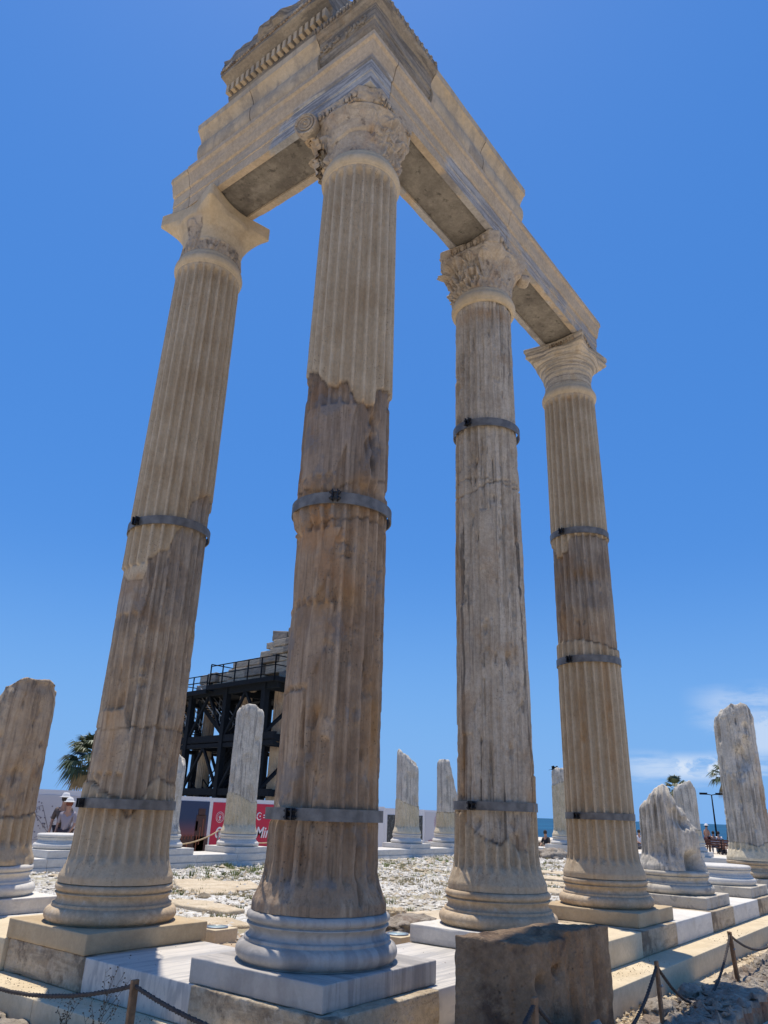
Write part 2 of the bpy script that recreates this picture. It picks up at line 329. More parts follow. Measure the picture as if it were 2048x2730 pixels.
# ------------------------------------------------------------------ columns
NF = 24
def toc_of(X, Y): return math.atan2(CAM.y - Y, CAM.x - X)
RT = ([0.34, .40, .46, .52, .6, .7, 1.1, 2.5, 3.7, 5.5, 7.0, 7.81], [.548, .548, .520, .498, .482, .475, .470, .466, .463, .450, .438, .430])
def shaft(parent, mat, X, Y, ztop, bounds, types, seed, wear=.45, ero=.012, gouges=(), facets=(), rusts=(), dz=.02, npf=10, full=True, old_grooves=0.0, rad=1.0, cutfn=None, topn=.05, name='shaft', zbot=.34, cracks=(), cool=(), rnd=.12, fz=99, smooth=()):
    n = NF * npf; toc = toc_of(X, Y)
    th = np.linspace(0, 2 * PI, n, endpoint=False)
    phi = np.degrees((th - toc + PI) % (2 * PI) - PI)
    if callable(ztop): zt = ztop(phi) + topn * fbm(np.cos(th) * 1.6, np.sin(th) * 1.6, seed, 4, seed)
    else: zt = np.full(n, float(ztop))
    m = int((zt.max() - zbot) / dz) + 2
    t = np.linspace(0, 1, m)[:, None]
    Z = zbot + t * (zt[None, :] - zbot)
    TH = np.ones((m, 1)) * th[None, :]; PH = np.ones((m, 1)) * phi[None, :]
    c, s = np.cos(TH), np.sin(TH)
    Rb = np.interp(Z, *RT) * rad
    # which stone
    zone = np.full(Z.shape, float(types[0])); crack = np.zeros(Z.shape)
    for cur, ty in zip(bounds, types[1:]):
        px, pz = zip(*cur)
        px = list(px); pz = list(pz)
        px2 = [-180] + px + [180]; mid = (pz[0] + pz[-1]) / 2; pz2 = [mid] + pz + [mid]
        zb = np.interp(PH, px2, pz2) + .02 * fbm(c * 5, s * 5, seed + 3, 4, seed)
        up = Z > zb; zone = np.where(up, float(ty), zone)
        crack = np.maximum(crack, np.exp(-((Z - zb) / .014) ** 2))
    # flutes
    f = (TH * NF / (2 * PI)) % 1.0
    g = np.sqrt(np.clip(1 - ((f - .5) / .40) ** 2, 0, 1))
    bot = sstep(.50, .60, Z - .05 * (1 - g)); top = 1 - sstep(7.70, 7.79, Z + .03 * (1 - g)) if full else 1.0
    lo = fbm(c * 2.2, s * 2.2, Z * .45, 4, seed + 11)
    wr = np.clip(wear + .8 * lo, .08, 1.1)
    wfl = np.where(zone > .5, .95 + .1 * lo, wr)
    wfl = wfl * (1 - .85 * sstep(fz - .4, fz + .1, Z + .35 * lo) * (zone < .5))
    dep = (.053 + .010 * zone) * g * bot * top * wfl
    hi = fbm(c * 9, s * 9, Z * 7, 4, seed + 17)
    st = fbm(c * 7, s * 7, Z * .6, 4, seed + 23); pk = np.clip(vn(c * 22, s * 22, Z * 13, seed + 51) - .35, 0, 1) + .6 * np.clip(vn(c * 12, s * 12, Z * 9, seed + 53) - .45, 0, 1)
    old = 1 - zone
    R = Rb - dep - old * (.016 + ero * (.8 * np.abs(st) + .6 * lo + .5 * hi)) - zone * .0025 * hi
    # worn fillet edges
    R -= old * (1 - g) * .010 * np.clip(.3 + lo, 0, 1) * bot
    if old_grooves:
        rg = np.abs(fbm(c * 10 + .3 * hi, s * 10, Z * .35, 3, seed + 31))
        R -= old * old_grooves * sstep(.10, .0, rg) * sstep(-.2, .35, fbm(c * 3, s * 3, Z * .8, 3, seed + 37))
    chips = np.clip(fbm(c * 6, s * 6, Z * 4, 4, seed + 41) - .33, 0, 1)
    R -= old * .15 * chips + zone * .03 * chips * (1 - g) + old * .018 * pk
    for (pc, zc, pw, zh, d) in gouges:
        u = ((PH - pc) / pw) ** 2 + ((Z - zc) / zh) ** 2 + .35 * hi
        R -= d * np.exp(-np.clip(u, 0, 9) ** 2 * .9)
    for (pc, z0, z1, d) in facets:      # flat broken face: plane at distance d*R
        cosv = np.cos(np.radians(PH - pc)); lim = d * Rb / np.maximum(cosv, .2) + .006 * hi
        k = sstep(z0, z0 + .06, Z + .05 * lo) * (1 - sstep(z1 - .06, z1, Z + .05 * lo))
        lim = np.where(cosv > .3, lim, 9); R = np.where(lim < R, R + (lim - R) * k, R)
    for (z, amp, wd) in cracks:
        zb = z + amp * np.sin(np.radians(PH) * 1.7) + .03 * fbm(c * 4, s * 4, seed, 4, seed + 2)
        e = np.exp(-((Z - zb) / wd) ** 2); R -= .012 * e; crack = np.maximum(crack, e * .8)
    R -= .010 * crack
    if not full:
        dt = np.clip(1 - (zt[None, :] - Z) / .20, 0, 1); R *= 1 - rnd * dt ** 2.5 - .16 * dt * np.abs(vn(c * 4, s * 4, Z * 5, seed + 61)) - .05 * dt * np.clip(hi, 0, 1)
    cl = np.zeros(Z.shape)
    for (z0, z1, a) in cool: cl = np.maximum(cl, a * sstep(z0 - .1, z0 + .1, Z + .15 * lo) * (1 - sstep(z1 - .1, z1 + .1, Z + .15 * lo)) * old)
    rust = np.zeros(Z.shape)
    for (pc, zc, pw, zh) in rusts:
        rust = np.maximum(rust, np.exp(-((PH - pc) / pw) ** 2 - ((Z - zc) / zh) ** 2) * (.6 + .6 * hi))
    for (zs_, ps_, pl_, ins) in smooth:    # patches where the fluted skin has broken away and the core shows
        pb = np.interp(Z, zs_, ps_) + 5 * fbm(Z * 3, seed, 1, 4, seed + 71)
        k = sstep(pb + 1.2, pb - 1.2, PH) * sstep(pl_ - 6, pl_, PH) * sstep(zs_[0] - .02, zs_[0] + .01, Z + .04 * lo) * sstep(zs_[-1] + .02, zs_[-1] - .01, Z + .04 * lo)
        core = Rb - ins - .012 * np.abs(vn(c * 4, s * 4, Z * 2.2, seed + 73)) * 2 + .004 * hi
        R = R + (core - R) * k
    if cutfn is not None: R = cutfn(R, PH, Z, hi, lo)
    V = np.stack([R * c, R * s, Z], -1).reshape(-1, 3); F = [gridF(m, n)]
    CLV = [cl.reshape(-1)]
    zz = [zone.reshape(-1)]; ck = [crack.reshape(-1)]; ru = [np.clip(rust, 0, 1).reshape(-1)]; Vs = [V]; off = m * n
    if not full:       # rough broken top: shrinking rings
        K = 14; last = np.stack([R[-1] * c[-1], R[-1] * s[-1], Z[-1]], -1); cz = Z[-1].mean()
        for i in range(1, K + 1):
            a = 1 - i / K * .999; rr = R[-1] * a
            x, y = rr * c[-1], rr * s[-1]
            zi = Z[-1] * a + cz * (1 - a) + (.16 * fbm(x * 5, y * 5, seed + 1., 4, seed + 3) - .10 * np.abs(vn(x * 6, y * 6, seed, seed + 9)) + .05 * fbm(x * 16, y * 16, seed, 3, seed) + .04 * (1 - a)) * min(1, i / 2)
            Vs.append(np.stack([x, y, zi], -1)); F.append(gridF(2, n) + off - n); off += n
            zz.append(zone[-1]); ck.append(np.zeros(n)); ru.append(np.zeros(n)); CLV.append(cl[-1])
    return npobj(name, np.concatenate(Vs), np.concatenate(F), mat, parent, True, {'zone': np.concatenate(zz), 'crack': np.concatenate(ck), 'rust': np.concatenate(ru), 'cool': np.concatenate(CLV)})

def base_mesh(parent, mat, seed, n=144, dam=.5, cut=True, levels=1.0, closed=False):
    p = [(.57, 0.0), (.60, .004)]
    for a in np.linspace(-75, 80, 14): p.append((.553 + .072 * math.cos(math.radians(a)), .071 + .069 * math.sin(math.radians(a))))
    p += [(.566, .143), (.568, .165), (.548, .168)]
    for a in np.linspace(0, 1, 9): p.append((.548 - .022 * math.sin(a * PI) + .006 * a, .168 + .078 * a))
    p += [(.556, .247), (.556, .255)]
    p.append((.535, .257)); p.append((.535, .262))
    for a in np.linspace(-80, 80, 10): p.append((.525 + .038 * math.cos(math.radians(a)), .300 + .036 * math.sin(math.radians(a))))
    p += [(.52, .338), (.50, .339), (.0, .340)]
    def nf(R, Z, T):
        q = fbm(np.cos(T) * 3, np.sin(T) * 3, Z * 8, 4, seed); h = fbm(np.cos(T) * 14, np.sin(T) * 14, Z * 20, 3, seed + 4)
        return R - (R > .05) * dam * (.028 * np.clip(q - .28, 0, 1) + .003 * np.abs(h) + .002 * q), Z
    V, F = lathe(p, n, nf)
    return npobj('base', V, F, mat, parent, True)

def clamp(parent, X, Y, z, r, h, phib, tilt=0.0, w=.012):
    toc = toc_of(X, Y); n = 96; h *= .86
    mb = MB()
    t = np.linspace(0, 2 * PI, n, endpoint=False)
    ri, ro = r, r + w
    V = []
    for rr, zz in ((ri, -h / 2), (ro, -h / 2), (ro, h / 2), (ri, h / 2)):
        V.append(np.stack([rr * np.cos(t), rr * np.sin(t), np.full(n, zz) + tilt * np.cos(t - toc - .7)], -1))
    V = np.concatenate(V); F = []
    for k in range(4):
        for j in range(n): F.append((k * n + j, k * n + (j + 1) % n, ((k + 1) % 4) * n + (j + 1) % n, ((k + 1) % 4) * n + j))
    mb.add(V, F)
    o = mb.build('clamp_band', MT['steel'], parent, True, loc=(0, 0, z))
    md = o.modifiers.new('e', 'EDGE_SPLIT'); md.split_angle = .6
    b = MB()
    for sgn in (-1, 1):
        a = toc + math.radians(phib) + sgn * .045
        b.box(((ro + .028) * math.cos(a), (ro + .028) * math.sin(a), 0), (.06, .010, h * .95), a)
    for zz in (-h * .27, h * .27):
        a = toc + math.radians(phib); cx, cy = (ro + .03) * math.cos(a), (ro + .03) * math.sin(a); tx, ty = -math.sin(a), math.cos(a)
        b.tube([(cx - tx * .055, cy - ty * .055, zz), (cx + tx * .055, cy + ty * .055, zz)], .010, 8)
        for s2 in (-1, 1): b.tube([(cx + s2 * tx * .028, cy + s2 * ty * .028, zz), (cx + s2 * tx * .042, cy + s2 * ty * .042, zz)], .019, 6)
    b.build('clamp_bolt', MT['bolt'], o)
    return o

def ring_mesh(parent, mat, seed, rb=.462, z0=7.81, z1=8.03, chips=.4):
    p = [(.40, z0 - .02), (.425, z0 - .012), (.445, z0 + .004)]
    for a in np.linspace(-70, 75, 12): p.append((rb - .03 + .034 * math.cos(math.radians(a)), z0 + .075 + .07 * math.sin(math.radians(a))))
    p += [(rb - .028, z0 + .15), (rb - .036, z0 + .155), (rb - .040, z1 - .02), (rb - .045, z1), (.35, z1)]
    def nf(R, Z, T):
        q = fbm(np.cos(T) * 4, np.sin(T) * 4, Z * 8, 4, seed)
        return R - chips * .03 * np.clip(q - .25, 0, 1) - .0015 * q, Z
    V, F = lathe(p, 128, nf)
    return npobj('necking_ring', V, F, mat, parent, True, {'zone': np.zeros(len(V)), 'crack': np.zeros(len(V)), 'rust': np.zeros(len(V))})

# outline of a concave sided abacus, radius as a function of world angle
def abacus_r(th, half, conc, cham):
    a = (th + PI / 4) % (PI / 2) - PI / 4            # angle from the side's normal
    d = half - conc * (1 - (np.abs(a) / (PI / 4)) ** 2.2)   # side curves inward mid-way
    r = d / np.cos(a)
    rc = (half * math.sqrt(2) - cham) / np.maximum(np.cos(PI / 4 - np.abs(a)), .1)
    return np.minimum(r, rc)
def loft_capital(parent, mat, prof, half, conc, cham, z_ab, seed, relief=None, zfun=None, blend=(8.30, 8.66, 2.0), n=360, rough=.006, name='bell'):
    """round bell that opens into the abacus outline"""
    prof = dense(prof, .012); r0 = np.array([p[0] for p in prof]); z0 = np.array([p[1] for p in prof])
    th = np.linspace(0, 2 * PI, n, endpoint=False); TH = np.ones((len(r0), 1)) * th; Z = z0[:, None] * np.ones(n); Rb = r0[:, None] * np.ones(n)
    ab = abacus_r(TH, half, conc, cham)
    k = np.clip((Z - blend[0]) / (blend[1] - blend[0]), 0, 1) ** blend[2]
    R = np.maximum(Rb, Rb + (ab - Rb) * k) if blend[1] > blend[0] else Rb
    c, s = np.cos(TH), np.sin(TH)
    if relief is not None: R = R + relief(TH, Z)
    R = R + rough * fbm(c * 8, s * 8, Z * 9, 4, seed)
    zone = np.zeros(R.shape) if zfun is None else zfun(TH, Z)
    V = np.stack([R * c, R * s, Z], -1).reshape(-1, 3)
    return npobj(name, V, gridF(len(r0), n), mat, parent, True, {'zone': zone.reshape(-1)})
def abacus_slab(parent, mat, half, conc, cham, z0, z1, seed, prof=((-.02, 0), (0, .0), (0, 1), (-.02, 1)), chip=.02, rough=.004, n=360, cut=None):
    prof = dense([(-.35, 0)] + list(prof) + [(-.35, 1)], .05); m = len(prof)
    th = np.linspace(0, 2 * PI, n, endpoint=False); TH = np.ones((m, 1)) * th; c, s = np.cos(TH), np.sin(TH)
    R = abacus_r(TH, half, conc, cham) + np.array([p[0] for p in prof])[:, None]
    Z = (z0 + (z1 - z0) * np.array([p[1] for p in prof]))[:, None] * np.ones(n)
    q = fbm(c * 4, s * 4, Z * 5, 4, seed); q2 = fbm(c * 14, s * 14, Z * 14, 3, seed + 3)
    R = R - chip * 2.2 * np.clip(q - .15, 0, 1) - rough * np.abs(q2)
    if cut is not None: R = cut(R, TH, Z)
    V = np.stack([R * c, R * s, Z], -1).reshape(-1, 3)
    return npobj('abacus', V, gridF(m, n), mat, parent, True, {'zone': np.zeros(m * n)})
def egg_row(parent, mat, half, conc, cham, z, size, n_per, off=.0, spans=None, name='egg_moulding'):
    """eggs with darts along the abacus sides"""
    mb = MB(); tot = 4 * n_per
    for k in range(tot):
        a = (k + .5) / tot * 2 * PI
        aa = (a + PI / 4) % (PI / 2) - PI / 4
        if spans and not any(lo < math.degrees(a) % 360 < hi for lo, hi in spans): continue
        r = float(abacus_r(np.array([a]), half, conc, cham)[0]) + off
        V, F = lathe([(0.001, -1), (.5, -.85), (.85, -.4), (1, .1), (.8, .65), (.35, .95), (.001, 1)], 10)
        V = V * np.array([size * .42, size * .50, size * .75]); ca, sa = math.cos(a), math.sin(a)
        V = V @ np.array([[ca, sa, 0], [-sa, ca, 0], [0, 0, 1]])
        mb.add(V + np.array([r * ca, r * sa, z]), F)
        a2 = k / tot * 2 * PI; r2 = float(abacus_r(np.array([a2]), half, conc, cham)[0]) + off
        mb.beam((r2 * math.cos(a2), r2 * math.sin(a2), z - size * .7), ((r2 + .006) * math.cos(a2), (r2 + .006) * math.sin(a2), z + size * .7), size * .16, size * .3)
    return mb.build(name, mat, parent, True)
def leaf_relief(n1, z0, h, amp, seed, phase=0.0, sel=None):
    """acanthus leaves as relief: a lobed blade with midrib and a curled tip"""
    def f(TH, Z):
        u = ((TH * n1 / (2 * PI) + phase) % 1.0 - .5) * 2; v = (Z - z0) / h
        wd = .86 * np.sqrt(np.clip(1 - np.clip(v, 0, 1) ** 3, 0, 1)) * (1 + .12 * np.cos(v * 26))
        ins = sstep(wd, wd - .07, np.abs(u)) * sstep(-.02, .05, v) * (1 - sstep(.93, 1.0, v))
        rib = .50 * np.cos(np.abs(u) * 15 - v * 9) * (1 - .4 * v); mid = np.exp(-(u / .1) ** 2) * .5
        curl = .75 * np.exp(-((v - .88) / .11) ** 2) * np.clip(1 - u * u * 1.4, 0, 1)
        r = amp * ins * (.55 + rib + mid + curl)
        if sel is not None: r = r * sel(TH, Z)
        return r
    return f
def volute(parent, mat, loc, nrm, R=.1, th=.09, name='volute'):
    """scroll disc with a raised spiral on its face"""
    mb = MB(); n = Vector(nrm).normalized(); a = n.cross(Vector((0, 0, 1))).normalized(); b = a.cross(n)
    def P(x, y, h): return np.array(loc) + np.array(a) * x + np.array(b) * y + np.array(n) * h
    N = 40; ang = [2 * PI * k / N for k in range(N)]
    rings = [(R * .94, -th), (R, -th * .7), (R, -.012), (R * .96, 0), (R * .86, 0), (R * .82, -.014), (0.0005, -.014)]
    V = [P(r * math.cos(q), r * math.sin(q), h) for r, h in rings for q in ang]
    mb.add(V, [tuple(x) for x in gridF(len(rings), N)])
    pts, rr = [], []
    for k in range(60):
        q = k / 59 * 2.6 * 2 * PI; r = R * .80 * (1 - k / 59 * .86)
        pts.append(P(r * math.cos(q), r * math.sin(q), -.008)); rr.append(.012 * (1 - .55 * k / 59))
    mb.tube(pts, rr, 6)
    mb.tube([P(0, 0, -.02), P(0, 0, .012)], .014, 8)
    return mb.build(name, mat, parent, True)

A_B1 = [(-60, 3.37), (-46.7, 3.366), (-28, 3.36), (-25.4, 3.42), (-24, 3.60), (-18.2, 3.651), (-8.5, 3.698), (2.9, 3.724), (4.7, 3.798), (11, 3.973), (22.5, 4.064), (29.8, 4.367), (54.7, 4.529), (70, 4.55)]
A_B2 = [(-62, 1.25), (-32, 1.154), (-13.8, 1.092), (1.2, .916), (11.4, 1.0), (17.4, 1.118), (22, 1.221), (36.4, 1.33), (57, 1.27)]
B_B1 = [(-75, 5.2), (-63, 5.15), (-47, 5.096), (-30, 4.9), (-13, 4.9), (-4, 4.95), (3.8, 4.81), (11.4, 4.73), (29.4, 4.713), (38.2, 4.753), (44, 4.95), (60, 5.0)]
B_B2 = [(-70, 3.83), (-54.6, 3.822), (-14, 3.774), (2.6, 3.838), (25.7, 3.919), (46.9, 3.954), (60, 4.0)]
C_B = [(-75, 1.1), (-52.3, 1.074), (-42, .966), (-27.8, .878), (-11.7, .823), (6.9, .784), (18.8, .877), (26.7, .819), (34.9, .715), (51, .745), (60, 1.1), (68, 1.5)]
D_B1 = [(-75, 5.15), (-68.6, 5.13), (-61, 4.87), (-45, 4.90), (-29.7, 4.977), (-18, 5.195), (12.7, 5.206), (53, 5.187)]
D_B2 = [(-58.6, 3.559), (-13, 3.55), (54.4, 3.426)]
COLS = dict(A=(0, 2.739), B=(0, 0), C=(2.862, 0), D=(5.853, 0))
def plinth(parent, mat, seed, size=1.34, h=.165, chip=.012, warp=None):
    return rblock('plinth', (size, size, h), mat, .06, .008, chip, .002, seed, parent, (0, 0, -h), warp=warp)

def std_column(key, label, cat='column'):
    X, Y = COLS[key]
    return empty('fluted_column', (X, Y, 0), 0, label, cat, 'tall standing columns carrying the entablature')
# --- column B, the corner column nearest to the camera
cB = std_column('B', 'nearest tall column at the corner, on a grey banded marble base, with a volute on its capital')
plinth(cB, MT['marble_stripe'], 3, chip=.006); base_mesh(cB, MT['marble_base'], 5, dam=.25)
def cutB(R, PH, Z, hi, lo):
    # long dressed scar running down the left side of the lower half
    k = sstep(3.62, 3.45, Z) * sstep(.9, 1.2, Z)
    edge = -28 + 9 * np.sin(Z * 2.1) + 12 * lo
    return R - k * .045 * sstep(edge + 2.5, edge - 2.5, PH) * sstep(-110, -80, PH) * (1 + .3 * hi)
shaft(cB, MT['shaft_brown'], 0, 0, 7.83, [B_B2, B_B1], [0, 0, 1], 101, wear=1.0, ero=.018,
      gouges=[(38, 4.35, 6, .10, .09), (39, 4.12, 5, .08, .10), (36, 4.58, 6, .09, .07), (-70, 3.50, 16, .22, -.035), (46, 3.84, 14, .10, .05), (-20, 2.35, 16, .05, .04), (-62, 2.35, 14, .5, .035), (82, 3.93, 12, .07, .06), (-84, 5.02, 12, .10, .03), (84, 4.92, 10, .08, .04), (-80, 3.40, 14, .12, -.03), (-84, 2.05, 12, .3, .04), (-60, 1.15, 16, .10, .03), (5, 3.28, 9, .018, .03), (7, 3.16, 9, .018, .03)],
      facets=[(-22, 3.95, 4.72, .955), (8, 3.95, 4.66, .965), (-60, 1.95, 3.35, .93), (-30, 2.0, 2.68, .955), (10, 3.55, 3.86, .975), (-68, 4.0, 5.0, .95)],
      rusts=[(-16, 2.72, 16, .10), (14, 2.76, 14, .12), (-14, 1.75, 7, .14), (-14, 4.9, 12, .06), (22, 4.72, 14, .05), (40, 4.55, 5, .15), (25, 3.85, 20, .09), (60, 1.8, 16, .6), (-40, 3.78, 25, .06)], cutfn=cutB, cracks=[(3.50, .04, .010)], cool=[(3.9, 5.2, 1.0), (1.9, 2.7, .45)],
      smooth=[([2.78, 2.9, 3.2, 3.42], [-26, -18, -8, 2], -110, .030), ([2.02, 2.3, 2.72], [-30, -12, -4], -100, .036), ([.98, 1.5, 1.98], [-44, -40, -36], -100, .030), ([3.95, 4.3, 4.7], [-12, 2, 10], -70, .022), ([1.6, 1.75], [4, 4], -12, .030)])
ring_mesh(cB, MT['capital_new'], 9)
clamp(cB, 0, 0, 1.027, .474, .105, -31, 0.0); clamp(cB, 0, 0, 3.69, .468, .125, -8, -.012)
capB = empty('capital'); capB.parent = cB
def sideB(lo, hi):      # phi window for a column at B
    t0 = toc_of(0, 0)
    def f(TH, Z):
        ph = np.degrees((TH - t0 + PI) % (2 * PI) - PI); return sstep(lo - 6, lo + 3, ph) * (1 - sstep(hi - 3, hi + 6, ph))
    return f
lr1 = leaf_relief(8, 8.06, .40, .050, 3, .0, sel=sideB(35, 180)); lr2 = leaf_relief(8, 8.22, .40, .034, 4, .5, sel=sideB(12, 180)); lr3 = leaf_relief(8, 8.08, .40, .05, 4, .2, sel=sideB(-180, -62))
def relB(TH, Z):
    ph = np.degrees((TH - toc_of(0, 0) + PI) % (2 * PI) - PI)
    zb = 8.32 + .04 * np.cos(np.radians(ph * 2.2)) + .02 * fbm(ph * .05, 0, 0, 3, 2)
    step = -.022 * sstep(zb + .012, zb - .012, Z) * sstep(75, 60, np.abs(ph))
    crack = -.02 * np.exp(-((Z - zb) / .008) ** 2) * sstep(60, 45, np.abs(ph))
    hole = -.05 * np.exp(-((ph - 12) / 5) ** 2 - ((Z - 8.36) / .03) ** 2)
    curl = .02 * np.cos(((ph - 33) / 6.0) ** 2 + ((Z - 8.52) / .045) ** 2) * np.exp(-((ph - 33) / 15) ** 2 - ((Z - 8.50) / .10) ** 2)
    return lr1(TH, Z) + lr2(TH, Z) + lr3(TH, Z) + step + crack + hole + curl
loft_capital(capB, MT['capital_old'], [(.38, 8.0), (.405, 8.03), (.408, 8.2), (.425, 8.35), (.46, 8.48), (.505, 8.58), (.535, 8.64), (.53, 8.66), (.50, 8.665)], .50, .02, .26, 8.66, 5, relB, blend=(8.5, 8.66, 1.5), rough=.010, n=720)
def abcutB(R, TH, Z):
    ph = np.degrees((TH - toc_of(0, 0) + PI) % (2 * PI) - PI)
    return np.minimum(R, .60 + .02 * fbm(np.cos(TH) * 6, np.sin(TH) * 6, Z * 5, 4, 8) + .10 * sstep(60, 75, np.abs(ph)))
abacus_slab(capB, MT['capital_old'], .52, .035, .16, 8.67, 8.857, 12, prof=((-.03, 0), (-.02, .12), (0, .5), (.012, .9), (0, 1)), chip=.035, rough=.01, cut=abcutB)
egg_row(capB, MT['capital_old'], .515, .035, .17, 8.735, .062, 8, .014, [(193, 217), (238, 272), (150, 185)])
egg_row(capB, MT['carved'], .515, .03, .19, 8.655, .030, 20, .012, [(170, 215), (240, 300)], 'bead_moulding')
volute(capB, MT['capital_old'], (-.60, .42, 8.66), (-.95, -.28, -.12), .150, .13)
# acanthus leaf springing below the volute
def leaf_blade(parent, mat, base, out, up=.3, w=.2, curl=.14, seed=0, name='acanthus_leaf'):
    o = Vector(out).normalized(); sdv = Vector((-o.y, o.x, 0)); nu, nv = 21, 16; V = []
    for j in range(nv):
        v = j / (nv - 1)
        for i in range(nu):
            u = i / (nu - 1) * 2 - 1
            lob = (1 + .22 * math.cos(v * 22)) * math.sqrt(max(0, 1 - v ** 2.5)) * .5 * w
            x = u * lob; r = .03 + curl * v ** 2.2 + .018 * math.cos(u * 9) - .03 * u * u; z = up * (v - .25 * max(0, v - .75) * 4 * v)
            p = Vector(base) + o * r + sdv * x + Vector((0, 0, z)); V.append(p)
    V2 = [p - o * .03 for p in V]; F = []
    for j in range(nv - 1):
        for i in range(nu - 1):
            q = (j * nu + i, j * nu + i + 1, (j + 1) * nu + i + 1, (j + 1) * nu + i); F.append(q); F.append(tuple(k + nu * nv for k in q[::-1]))
    for j in range(nv - 1):
        for i in (0, nu - 1): a = j * nu + i; F.append((a, a + nu, a + nu + nu * nv, a + nu * nv))
    mb = MB(); mb.add([tuple(p) for p in V + V2], F); return mb.build(name, mat, parent, True)
leaf_blade(capB, MT['carved'], (-.40, .33, 8.20), (-.7, .65, 0), .30, .26, .16)
leaf_blade(capB, MT['capital_old'], (-.30, .40, 8.06), (-.55, .8, 0), .26, .24, .12)
# --- column A
cA = std_column('A', 'tall leaning-looking left column whose new capital has a plain square scooped abacus')
plinth(cA, MT['limestone'], 13, chip=.01); base_mesh(cA, MT['base_warm'], 15, dam=.6)
shaft(cA, MT['shaft_warm'], 0, 2.739, 7.83, [A_B2, A_B1], [1, 0, 1], 211, wear=1.08, ero=.014,
      gouges=[(-38, 1.95, 22, .5, .025), (-22, 1.72, 12, .55, .02), (64, 1.45, 14, .35, .05), (60, 2.6, 10, .3, .03), (35, .85, 10, .22, .012), (-8, 2.35, 4, .04, .03), (58, 4.3, 12, .16, .02)],
      facets=[(75, 1.1, 1.75, .93), (60, 3.0, 3.6, .975)], rusts=[(52, 4.48, 10, .10), (-40, 3.40, 14, .05), (-40, 1.8, 18, .5), (-10, 1.0, 60, .12)], cracks=[(1.79, .02, .010)], cool=[(2.9, 4.6, .8)],
      smooth=[([1.35, 1.7, 1.98], [-14, -10, -24], -75, .030), ([3.0, 3.3, 3.55], [-20, -14, -22], -90, .022)])
ring_mesh(cA, MT['capital_new'], 19); clamp(cA, 0, 2.739, 1.055, .473, .105, -62); clamp(cA, 0, 2.739, 4.055, .466, .115, -50, .02)
capA = empty('capital'); capA.parent = cA
tA = toc_of(0, 2.739)
def zA(TH, Z):
    ph = np.degrees((TH - tA + PI) % (2 * PI) - PI); q = fbm(np.cos(TH) * 4, np.sin(TH) * 4, Z * 6, 4, 3)
    low = sstep(8.24, 8.20, Z - .05 * q); left = sstep(-26, -31, ph + 8 * q) * sstep(-62, -56, ph) * sstep(8.62, 8.55, Z)
    return np.clip(low + left, 0, 1)
lA = leaf_relief(8, 8.05, .52, .03, 9, .35)
def relA(TH, Z): return np.clip(zA(TH, Z), 0, 1) * (lA(TH, Z) * .8 - .008) + .010 * np.exp(-((Z - 8.23) / .02) ** 2)
loft_capital(capA, MT['capital_new'], [(.38, 8.0), (.402, 8.03), (.398, 8.2), (.405, 8.3), (.43, 8.45), (.47, 8.56), (.50, 8.61), (.50, 8.685)], .56, .10, .03, 8.68, 6, relA, zA, blend=(8.36, 8.675, 2.4), rough=.003)
abacus_slab(capA, MT['capital_new'], .563, .115, .035, 8.68, 8.857, 17, chip=.004, rough=.0015)
# --- column C
cC = std_column('C', 'second tall column right of the corner one, worn to dark vertical streaks, with acanthus leaves on its capital')
def wC(V):
    k = (V[:, 0] < -.5) * (V[:, 1] < -.35); V[:, 0] += k * .10 * (V[:, 2] > .08) * np.clip((-.35 - V[:, 1]) * 3, 0, 1); return V
plinth(cC, MT['marble_white'], 23, chip=.03, warp=wC); base_mesh(cC, MT['base_warm'], 25, dam=1.0)
shaft(cC, MT['shaft_grey'], *COLS['C'], 7.83, [C_B], [1, 0], 307, wear=.55, ero=.018, old_grooves=.045, rad=.965,
      gouges=[(64, 1.55, 12, .5, -.03), (-62, 3.2, 12, .7, .03), (-50, 2.1, 10, .5, .025), (-2, 3.9, 4, .10, .03), (32, .80, 8, .10, .05), (8, 4.75, 10, .06, .02), (75, 4.6, 12, .3, .03), (70, 6.2, 12, .3, .02)],
      facets=[(-75, 2.0, 3.4, .94), (80, 2.2, 5.0, .965)], rusts=[(66, 1.35, 16, .5), (-60, 1.5, 14, .5), (0, 7.6, 80, .10), (-70, 4.5, 10, 1.5)], cracks=[(4.95, .10, .012), (5.02, -.05, .008)],
      smooth=[([1.9, 2.6, 3.4], [-34, -26, -30], -60, .020), ([3.2, 3.8, 4.6], [4, 14, 8], -14, .022)])
ring_mesh(cC, MT['capital_new'], 29, chips=.7); clamp(cC, *COLS['C'], 1.16, .455, .105, -31); clamp(cC, *COLS['C'], 5.845, .437, .13, -30, -.02)
capC = empty('capital'); capC.parent = cC
tC = toc_of(*COLS['C'])
def selC(TH, Z):
    ph = np.degrees((TH - tC + PI) % (2 * PI) - PI); return .25 + .75 * sstep(6, -8, ph) * (1 - sstep(-150, -170, ph))
c1 = leaf_relief(8, 8.05, .30, .062, 3, .25, selC); c2 = leaf_relief(8, 8.16, .42, .062, 5, .75, selC); c3 = leaf_relief(16, 8.34, .27, .030, 7, .1, selC)
loft_capital(capC, MT['capital_old'], [(.38, 8.0), (.405, 8.03), (.41, 8.2), (.43, 8.35), (.465, 8.48), (.52, 8.57), (.56, 8.63), (.55, 8.66), (.50, 8.665)], .55, .05, .16, 8.66, 15, lambda T, Z: c1(T, Z) + c2(T, Z) + c3(T, Z), blend=(8.45, 8.66, 1.6), rough=.010, n=720)
abacus_slab(capC, MT['capital_old'], .535, .065, .10, 8.665, 8.857, 32, prof=((-.03, 0), (-.02, .15), (0, .5), (.015, .92), (0, 1)), chip=.03, rough=.01)
